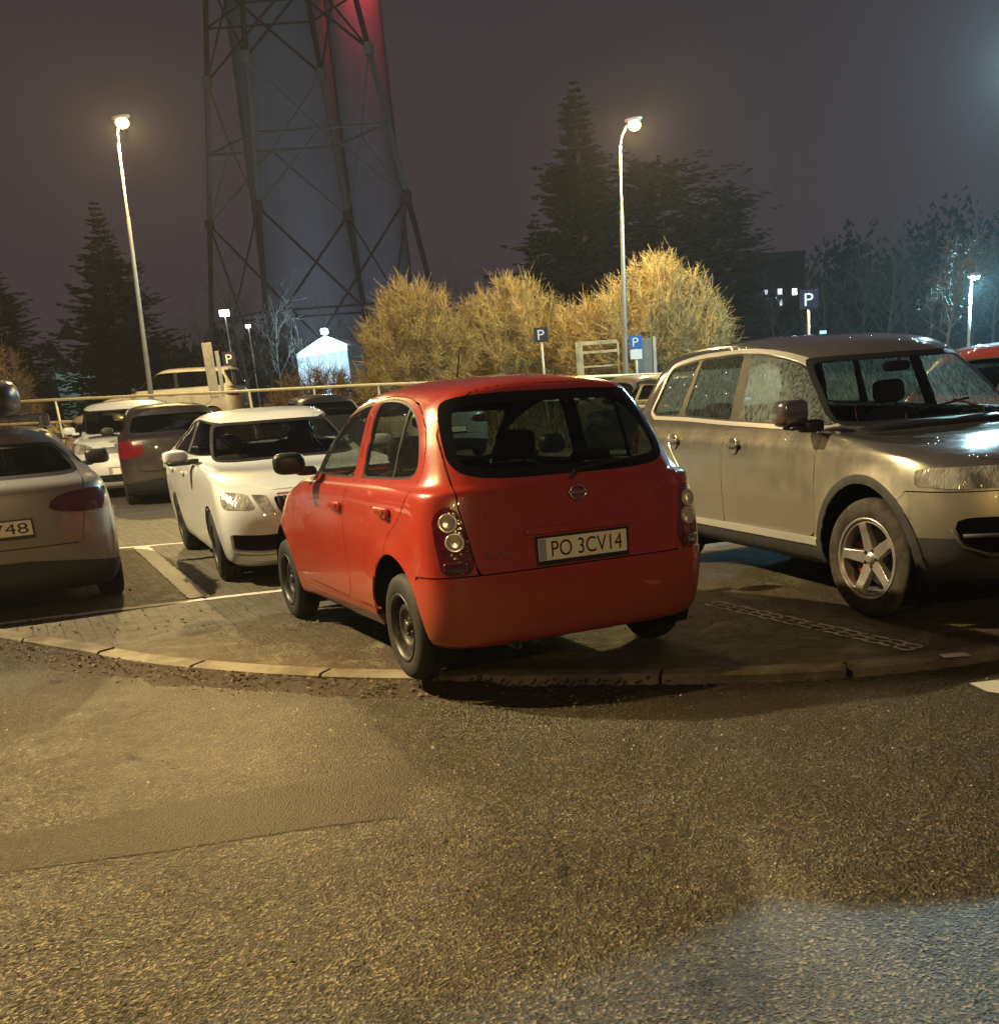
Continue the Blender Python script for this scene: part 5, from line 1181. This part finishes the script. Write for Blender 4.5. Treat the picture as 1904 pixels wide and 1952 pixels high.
SODIUM = (1.0, .69, .25)
COOL = (.50, .88, 1.0)
def street_lamp(label, px0, py0, px1, py1, Y, power, glow, tx, ty):
    b = at(px0, py0, Y); h = at(px1, py1, Y); lean = (at(tx, ty, Y).x - b.x)      # the poles stand a little out of plumb
    root = thing('street_lamp', label, 'street lamp', (b.x, b.y, .0), group='warm street lamps')
    H = h.z - .15; dx = h.x - b.x
    m = MB(); e = lean / (H - .45); m.tube([(0, 0, 0), (e * H * .74, 0, H * .74), (e * H * .745, 0, H * .745), (lean, 0, H - .45)], [.075, .048, .034, .028], 12); p = m.build('pole', M['galv'], root, True)
    m = MB(); ar = dx - lean; m.tube([(lean, 0, H - .46), (lean + ar * .12, 0, H - .25), (lean + ar * .45, 0, H - .04), (lean + ar * .85, 0, H + .05)], [.030, .028, .026, .026], 8); m.build('arm', M['galv'], root, True)
    m = MB(); m.sq((dx * .98, 0, H + .11), (.46, .22, .10), .7, .7, Euler((0, R(-6), 0))); hd = m.build('lamp_head', M['galv'], root, True)
    m = MB(); m.sq((dx * 1.0, 0, H - .02), (.34, .30, .27), 1, 1); m.build('lamp_glass', glow, hd, True)
    lamp_light('street_lamp_light', (b.x + dx * 1.03, b.y, H - .12), SODIUM, power, .11)
    return root

def sign(label, px, py, Y, size, ground_z, face, ink, sub=False, group=None, tw=None):
    c = at(px, py, Y); root = thing('parking_sign', label, 'sign', (c.x, c.y, ground_z), group=group); z = c.z - ground_z
    m = MB(); m.tube([(0, .03, 0), (0, .03, z + size * .5)], .03, 8); m.build('pole', M['galv'], root, True)
    m = MB(); m.box((0, 0, z), (size, .02, size), bev=.008); s = m.build('sign_plate', face, root)
    V, F = text_mesh('P', 1.0); xs = [v.x for v in V]; ys = [v.y for v in V]; k = size * .66 / (max(ys) - min(ys)); cx = (max(xs) + min(xs)) / 2; cy = (max(ys) + min(ys)) / 2
    mk('letter', [((v.x - cx) * k * 1.15, -.014, z + (v.y - cy) * k) for v in V], F, ink, s, False)
    if sub: m = MB(); m.box((0, 0, z - size * .95), (size * .95, .02, size * .75), bev=.008); m.build('sub_plate', ink, root)
    return root

def furniture():
    M['galv'] = plain('galvanised_steel', (.42, .40, .36), .5, .35, .5, .15, 5)
    sod = emit('sodium_glow', (1.0, .74, .30), 4.0); cool = emit('cool_glow', (.6, .92, 1.0), 40); white = emit('white_glow', (.95, .97, 1.0), 8)
    M['white_glow'] = white
    street_lamp('left of the two warm street lamps, its pole rising behind the white van', 279, 740, 231, 220, 31, 13000, sod, 223, 255)
    street_lamp('right of the two warm street lamps, its pole rising out of the willow bushes', 1188, 700, 1208, 224, 30.5, 13000, sod, 1181, 268)
    # cool lamp at the right
    c = at(1857, 528, 46); b = at(1850, 650, 46)
    root = thing('street_lamp', 'cool white street lamp among the bare trees at the right edge', 'street lamp', (c.x - .15, c.y, .5))
    m = MB(); m.tube([(0, 0, 0), (0, 0, c.z - .6)], [.08, .055], 8); m.build('pole', M['galv'], root, True)
    m = MB(); m.sq((.12, 0, c.z - .42), (.5, .3, .2), .6, .6); hd = m.build('lamp_head', M['galv'], root, True); m = MB(); m.sq((.15, 0, c.z - .53), (.34, .26, .16), .8, .8); m.build('lamp_glass', cool, hd, True)
    lamp_light('cool_lamp_light', (c.x, c.y, c.z - .25), (.30, .80, 1.0), 11000, .12)
    # small far lamps
    for px, py, Y, lb, s in ((428, 597, 66, 'small white floodlight left of the pylon foot', .34), (473, 622, 72, 'tiny white lamp right of the small floodlight', .2), (208, 665, 75, 'tiny white lamp low behind the left street lamp', .14)):
        c = at(px, py, Y); root = thing('flood_lamp', lb, 'lamp', (c.x, c.y, .6), group='far white lamps'); m = MB(); m.tube([(0, .06, 0), (0, .06, c.z - .6)], .04, 6); m.build('pole', M['galv'], root, True)
        m = MB(); m.box((0, 0, c.z - .6), (s * 1.6, .1, s), bev=.03); m.build('lamp_head', white, root)
    # parking signs
    dark = plain('dark_blue_sign', (.012, .013, .035), .4); blue = plain('blue_sign', (.02, .12, .42), .4); wht = plain('sign_white', (.75, .75, .72), .45)
    sign('square dark P parking sign between the white liftback and the pylon foot', 437, 684, 36, .40, .6, dark, wht, group='parking signs')
    sign('square dark P parking sign in front of the middle willow bush', 1031, 638, 30, .36, .3, dark, wht, group='parking signs')
    sign('square dark P parking sign rising above the off-roader roof', 1541, 571, 27, .42, .0, dark, wht, group='parking signs')
    sign('light blue P parking sign with a white plate below', 1211, 652, 30, .32, .3, blue, wht, True, group='parking signs')
    c = at(1568, 638, 60); root = thing('notice_sign', 'tiny white sign right of the parking sign on the right', 'sign', (c.x, c.y, .6)); m = MB(); m.tube([(0, .03, 0), (0, .03, c.z - .6)], .03, 6); m.build('pole', M['galv'], root, True); m = MB(); m.box((0, 0, c.z - .6), (.36, .03, .42), bev=.01); m.build('sign_plate', wht, root)
    # notice boards
    wood = plain('weathered_board', (.26, .24, .15), .8, 0, .3, .35, 4); gb = plain('grey_board', (.12, .13, .12), .6, 0, .4, .2, 3)
    c = at(1140, 678, 32); root = thing('notice_board', 'weathered open-framed notice board before the willow bushes', 'notice board', (c.x, c.y, .6)); z = c.z - .6
    for nm, p, s in (('post', (-.52, 0, z * .5), (.20, .07, z + .8)), ('post', (.56, 0, z * .5), (.05, .05, z + .7)), ('rail', (0, 0, z + .34), (1.1, .05, .10)), ('rail', (.05, 0, z + .1), (1.0, .03, .07)), ('rail', (0, 0, z - .28), (1.1, .05, .05))):
        m = MB(); m.box(p, s, bev=.008); m.build(nm, wood, root)
    c = at(1229, 680, 31.5); root = thing('notice_board', 'grey board with a pale edge post behind the light blue sign', 'notice board', (c.x, c.y, .6)); z = c.z - .6
    m = MB(); m.box((0, 0, z), (.52, .04, .95), bev=.01); m.build('panel', gb, root); m = MB(); m.box((.27, -.02, z - .1), (.08, .06, 1.2), bev=.01); m.build('post', M['galv'], root)
    # pale panel posts behind the rail on the left
    c = at(402, 706, 33); root = thing('board_post', 'pale broad board standing on end behind the rail', 'board', (c.x, c.y, .4)); z = c.z - .4; pal = plain('pale_board', (.36, .34, .28), .7, 0, .3, .2, 6)
    m = MB(); m.box((0, 0, z), (.28, .06, 1.5), bev=.02); m.build('panel', pal, root); m = MB(); m.box((.24, .04, z - .12), (.10, .06, 1.26), bev=.01); m.build('edge_panel', pal, root)
    # tubular barrier
    yl = plain('barrier_paint', (.62, .54, .32), .5, 0, .4, .2, 4)
    A = at(-60, 770, 29.6); B = at(415, 748, 29.6); C = at(700, 734, 29.6); D = at(1290, 712, 29.6)
    root = thing('pipe_barrier', 'long pale yellow pipe barrier along the back of the car park', 'barrier', (A.x, A.y, 0))
    pts = [Vector(p) - Vector((A.x, A.y, 0)) for p in (A, B, C, D)]
    m = MB(); m.tube(pts, .036, 8); m.build('top_rail', yl, root, True); m = MB(); m.tube([p - Vector((0, 0, .55)) for p in pts], .03, 8); m.build('lower_rail', yl, root, True)
    n = 11
    for i in range(n):
        x = pts[0].x + (pts[-1].x - pts[0].x) * (i + .35) / n; zt = np.interp(x, [p.x for p in pts], [p.z for p in pts]); m = MB(); m.tube([(x, .0, 0), (x, .0, zt)], .03, 6); m.build('post', yl, root, True)

def industry():
    """pylon, chimneys, lit hall and flats in the misty distance"""
    red = plain('pylon_red', (.05, .02, .02), .6, .1, .4, .2, 1); wh = plain('pylon_white', (.17, .16, .16), .6, .1, .4, .15, 1)
    B0, D0, A0, C0 = at(482, 372, 100), at(770, 384, 100), at(393, 422, 108), at(659, 435, 108)
    cen = (B0 + D0 + A0 + C0) / 4; u = ((D0 - B0) + (C0 - A0)) / 2; u.z = 0; v = ((A0 - B0) + (C0 - D0)) / 2; v.z = 0
    B1, D1, A1, C1 = at(473, 79, 100), at(710, 101, 100), at(402, 142, 107), at(622, 166, 107); c1 = (B1 + D1 + A1 + C1) / 4; zl, zu = cen.z, c1.z
    k1 = ((D1 - B1).length + (C1 - A1).length) / 2 / u.length
    cx, cy = (cen.x + c1.x) / 2, (cen.y + c1.y) / 2
    root = thing('pylon', 'tall red and white lattice pylon fading into the mist', 'pylon', (cx, cy, .6))
    def sc_(z): return 1 + (k1 - 1) * (z - zl) / (zu - zl)
    def node(i, z): q = (u * (-.5 if i in (0, 3) else .5) + v * (-.5 if i in (0, 1) else .5)) * sc_(z); return Vector((q.x, q.y, z - .6))
    zs = [.6, zl * .5, zl, (zl + zu) * .5, zu, zu + (zu - zl) * .7, zu + (zu - zl) * 1.5]
    def section(a, b, mat, nm, br):
        for i in range(4): m = MB(); m.tube([node(i, a), node(i, b)], .23, 4); m.build(nm + '_leg', mat, root)
        for i in range(4):
            m = MB(); j = (i + 1) % 4; top = (node(i, b) + node(j, b)) / 2
            if br == 'A': m.tube([node(i, a), node(j, b)], .11, 4); m.tube([node(j, a), node(i, b)], .11, 4); m.tube([node(i, (a + b) / 2), node(j, (a + b) / 2)], .09, 4)
            else: m.tube([node(i, a), (node(i, (a + b) / 2) + node(j, (a + b) / 2)) / 2], .09, 4); m.tube([node(j, a), (node(i, (a + b) / 2) + node(j, (a + b) / 2)) / 2], .09, 4); m.tube([node(i, (a + b) / 2), node(j, (a + b) / 2)], .10, 4); m.tube([node(i, b), (node(i, (a + b) / 2) + node(j, (a + b) / 2)) / 2], .07, 4)
            m.box(node(i, b), (.7, .7, .9), bev=.1); m.build(nm + '_bracing', mat, root)
    section(.6, zl, red, 'lower_red', 'A'); section(zl, zu, wh, 'white', 'K'); section(zu, zs[5], red, 'upper_red', 'A'); section(zs[5], zs[6], wh, 'top_white', 'K')
    con = plain('chimney_concrete', (.14, .14, .15), .85, 0, .2, .12, .2)
    for px, rad, Y, lb in ((562, 6.2, 165, 'broad pale chimney behind the pylon'), (702, 4.0, 172, 'slimmer chimney with a red glow behind the right leg of the pylon')):
        p = at(px, 300, Y); root = thing('chimney', lb, 'chimney', (p.x, p.y, 0), group='chimneys'); m = MB(); m.lathe([(rad * 1.12, 0), (rad * 1.03, 40), (rad * .98, 75), (rad * .95, 110)], 48, axis='Z'); m.build('shaft', con, root, True)
    p = at(700, -95, 164.5); spot_light('aviation_light', p, at(706, 90, 172), (1, .05, .07), 7000, R(125), .8, .4)
    spot_light('chimney_fill_spot', at(600, 655, 113), at(620, 180, 165), (.60, .72, 1.0), 34000, R(84), .8, .5)  # added upward spot that lifts the chimneys above the sky tone
    # brightly lit hall
    a, b = at(566, 684, 82), at(664, 680, 82); w = b.x - a.x; x = (a.x + b.x) / 2; h = at(612, 640, 82).z - .6
    root = thing('lit_hall', 'brightly lit white hall glowing beneath the pylon', 'building', (x, 82, .6)); m = MB()
    m.add([(-w / 2, 0, 0), (w / 2, 0, 0), (w / 2, 0, h * .86), (0.1 * w, 0, h), (-w / 2, 0, h * .78), (-w / 2, 6, 0), (w / 2, 6, 0), (w / 2, 6, h * .86), (.1 * w, 6, h), (-w / 2, 6, h * .78)], [(0, 1, 2, 3, 4), (9, 8, 7, 6, 5), (1, 6, 7, 2), (5, 0, 4, 9), (4, 3, 8, 9), (3, 2, 7, 8)])
    m.build('wall', plain('hall_cladding', (.7, .75, .78), .6), root)
    gl = emit('facade_glow', (.50, .82, 1.0), 1.25)
    for i in range(5): m = MB(); m.box((-w / 2 + w * (i + .5) / 5, -.03, h * .42), (w / 5 - .08, .05, h * (.62 + .03 * i))); m.build('window', gl, root)  # made-up glowing panels that give the hall its bright front
    m = MB(); m.sq((.12 * w, -.3, h + .25), (.5, .4, .4)); m.build('lamp', emit('hall_lamp', (.75, .95, 1), 9), root, True)
    lamp_light('hall_light', (x + .12 * w, 81, h + .9), (.5, .8, 1.0), 2600, .3)
    # dim lit wall behind trees on the left
    a = at(130, 672, 95); root = thing('shed', 'dim greenish wall glimpsed between the left spruces', 'building', (a.x, a.y, .4)); m = MB(); m.box((0, 3, 2.0), (3.2, 5, 5.0), bev=.05); m.build('wall', plain('shed_wall', (.30, .36, .33), .8, 0, .3, .3, 1), root); m = MB(); m.box((0, 3, 4.7), (3.6, 5.4, .3)); m.build('roof', plain('shed_roof', (.05, .05, .05), .8), root)
    lamp_light('shed_light', (a.x + .5, a.y - 4, 4.6), (.5, .9, .8), 260, .1)
    # block of flats far right
    a = at(1482, 600, 190); root = thing('apartment_block', 'far dark block of flats with a few lit windows', 'building', (a.x, a.y, 0)); m = MB(); m.box((0, 6, 9.2), (9, 12, 18.4)); m.build('wall', plain('flats_wall', (.03, .028, .03), .9), root); m = MB(); m.box((0, 6, 18.6), (9.4, 12.4, .5)); m.build('roof', M['void'], root)
    for px, py in ((1458, 556), (1475, 572), (1458, 575), (1486, 556), (1514, 556), (1486, 577)):
        p = at(px, py, 189.9) - a; m = MB(); m.box((p.x, -.06, a.z + p.z), (.75, .06, .9)); m.build('window', M['white_glow'] if px == 1514 else M['dimwin'], root)
    a = at(1015, 620, 150); root = thing('apartment_block', 'far block of flats with lit windows behind the willow bushes', 'building', (a.x, a.y, 0)); m = MB(); m.box((0, 6, 7), (11, 12, 15)); m.build('wall', plain('flats_wall_brown', (.12, .11, .10), .9), root); m = MB(); m.box((0, 6, 14.7), (11.4, 12.4, .4)); m.build('roof', M['void'], root)
    for px, py in ((990, 600), (1028, 583), (1028, 593), (1006, 634)):
        p = at(px, py, 149.9) - a; m = MB(); m.box((p.x, -.06, a.z + p.z), (.8, .06, .9)); m.build('window', M['white_glow'], root)
# ------------------------------------------------------------------ build
base_materials()
M['hatchglass'] = glass('side_window_glass', (.56, .62, .57), .35, .12, (.26, .30, .25))
M['darkwet'] = glass('tinted_wet_glass', (.24, .26, .25), .4, .36, (.40, .48, .42))
M['dimwin'] = emit('dim_window', (.8, .85, 1.0), 1.6)
make_camera()
ground(); vegetation(); furniture(); industry()
red_hatchback(); offroader(); white_liftback()

G = 'cars in the car park'
kia = other_car('hatchback', 'grey hatchback with a roof box at the left edge, plate ending 9748', (-4.84, 9.26, 0), R(117), paint('dark_silver_paint', (.21, .20, .195), .3, .36, .5), wb=2.6, fo=.85, ro=.80, w=.90, H=1.49, zb=1.02, xrt=-.30, xrb=-.62, wr=.60, rearlamp='wide', res=1.0, platetxt='99748', plz=.72, gl='darkglass')
m = MB(); m.sq((.72, .0, 1.70), (1.9, .80, .31), .5, .35); rb = m.build('roof_box', M['boxmat'] if 'boxmat' in M else plain('roof_box_plastic', (.035, .03, .028), .35, 0, .5), kia, True)
for x in (.25, 1.25): m = MB(); m.box((x, 0, 1.545), (.06, 1.16, .03), bev=.01); m.box((x, .56, 1.50), (.08, .05, .10), bev=.01); m.box((x, -.56, 1.50), (.08, .05, .10), bev=.01); m.build('roof_bar', M['chrome'], kia)

def put(px, py): p = gnd(px, py); return (p.x, p.y, 0)
other_car('people_carrier', 'dark brown people carrier seen from behind, between the white van and the white liftback', (-6.80, 19.4, 0), R(112), paint('dark_brown_paint', (.028, .020, .018), .3, .36, .5), wb=2.7, fo=.85, ro=.82, w=.92, H=1.62, zb=1.08, xrt=-.45, xrb=-.68, wr=.64, rearlamp='mid', res=.8, gl='darkglass', lamps=M['redlamp'])
other_car('small_van', 'white small van facing the camera, half hidden by the dark people carrier', (-9.15, 24.0, 0), R(-74), M['whitepaint'], wb=2.73, fo=.86, ro=.8, w=.92, H=1.74, zb=1.12, zh=.98, xc=2.35, xt=1.75, xrt=-.72, xrb=-.78, wr=.74, van=True, rearlamp='tall', res=.7)
other_car('estate_car', 'pale gold car facing the camera behind the white van', (-10.9, 26.6, 0), R(-66), paint('gold_paint', (.42, .34, .22), .4, .36, .3), res=.6, H=1.52)
other_car('minivan', 'silver people carrier standing side-on behind the barrier', (-11.0, 36.2, .83), R(178), paint('silver_paint', (.46, .44, .38), .1, .36, .3), wb=2.9, H=1.86, zb=1.16, zh=1.0, xc=2.6, xt=1.7, xrt=-.6, xrb=-.8, wr=.70, res=.6, gl='glass')
other_car('hatchback', 'dark car roof showing above the white liftback', (-5.4, 25.2, 0), R(113), paint('black_paint', (.02, .017, .017), .2, .36, .3), res=.6, H=1.60, zb=1.05)
other_car('hatchback', 'pale car half hidden between the white liftback and the red hatchback', (-2.9, 25.8, 0), R(113), paint('pale_paint', (.45, .42, .36), .3, .36, .3), res=.5, H=1.46, gl='darkglass')
other_car('hatchback', 'dark car showing between the red hatchback roof and the off-roader', (2.3, 20.4, 0), R(115), paint('dark_blue_paint', (.02, .02, .03), .2, .36, .3), res=.6, H=1.50)
other_car('hatchback', 'grey car beyond the dark one, right of the red hatchback roof', (1.9, 25.6, 0), R(114), paint('grey_paint', (.24, .22, .19), .4, .36, .3), res=.5, H=1.55)
other_car('hatchback', 'dark red car roof at the right edge behind the off-roader', (4.25, 11.3, 0), R(-69.5), paint('dark_red_paint', (.22, .02, .018), .1, .36, .3), res=.7, H=1.62, zb=1.05)

# ------------------------------------------------------------------ air and light
m = MB(); m.box((0, 110, 48), (330, 290, 98.5)); hz = m.build('haze', None, None); prop(hz, kind='stuff')
k = N('haze'); pv = k.n('ShaderNodeVolumePrincipled'); pv.inputs['Color'].default_value = (.80, .80, .84, 1); pv.inputs['Density'].default_value = .0006; pv.inputs['Anisotropy'].default_value = .35
k.l(pv.outputs[0], k.out.inputs['Volume']); hz.data.materials.append(k.m)

w = bpy.data.worlds.new('World'); sc.world = w; w.use_nodes = True; nt = w.node_tree; bg = nt.nodes['Background']
tc = nt.nodes.new('ShaderNodeTexCoord'); sp = nt.nodes.new('ShaderNodeSeparateXYZ'); nt.links.new(tc.outputs['Generated'], sp.inputs[0])
rp = nt.nodes.new('ShaderNodeValToRGB'); e = rp.color_ramp.elements
e[0].position = 0.0; e[0].color = (.054, .037, .045, 1); e[1].position = .55; e[1].color = (.029, .021, .032, 1)
nt.links.new(sp.outputs[2], rp.inputs[0])
ns = nt.nodes.new('ShaderNodeTexNoise'); ns.inputs['Scale'].default_value = 2.2; ns.inputs['Detail'].default_value = 4; nt.links.new(tc.outputs['Generated'], ns.inputs['Vector'])
mx = nt.nodes.new('ShaderNodeMix'); mx.data_type = 'RGBA'; mx.blend_type = 'MULTIPLY'; mx.inputs[0].default_value = .35; nt.links.new(rp.outputs[0], mx.inputs[6]); nt.links.new(ns.outputs['Fac'], mx.inputs[7])
nt.links.new(mx.outputs[2], bg.inputs[0]); bg.inputs[1].default_value = 1.0

lamp_light('car_park_lamp_light', (-9.2, 8.6, 8.2), (1.0, .80, .45), 10500, .10)
lamp_light('rear_fill_light', (4.5, -17, 9), SODIUM, 3600, .15)  # added warm fill from behind the camera for the car rears
spot_light('near_fill_spot', (-6.2, 5.6, 7.2), (-3.4, 3.3, 0), SODIUM, 9500, R(66), 1.0, .12)  # added soft-edged spot that brightens the asphalt on the left
lamp_light('cool_lamp_light', (9.9, 25.4, 7.1), (.50, .87, 1.0), 8500, .12)

sc.render.engine = 'CYCLES'
sc.cycles.use_denoising = True
try: sc.cycles.denoiser = 'OPENIMAGEDENOISE'
except Exception: pass
sc.cycles.denoising_prefilter = 'NONE'
hz.data.materials[0].cycles.volume_sampling = 'EQUIANGULAR'
sc.cycles.max_bounces = 8; sc.cycles.transparent_max_bounces = 16; sc.cycles.volume_bounces = 0; sc.cycles.caustics_reflective = False; sc.cycles.caustics_refractive = False
sc.cycles.sample_clamp_indirect = 4
sc.view_settings.view_transform = 'Standard'; sc.view_settings.look = 'None'; sc.view_settings.exposure = 0; sc.view_settings.gamma = 1
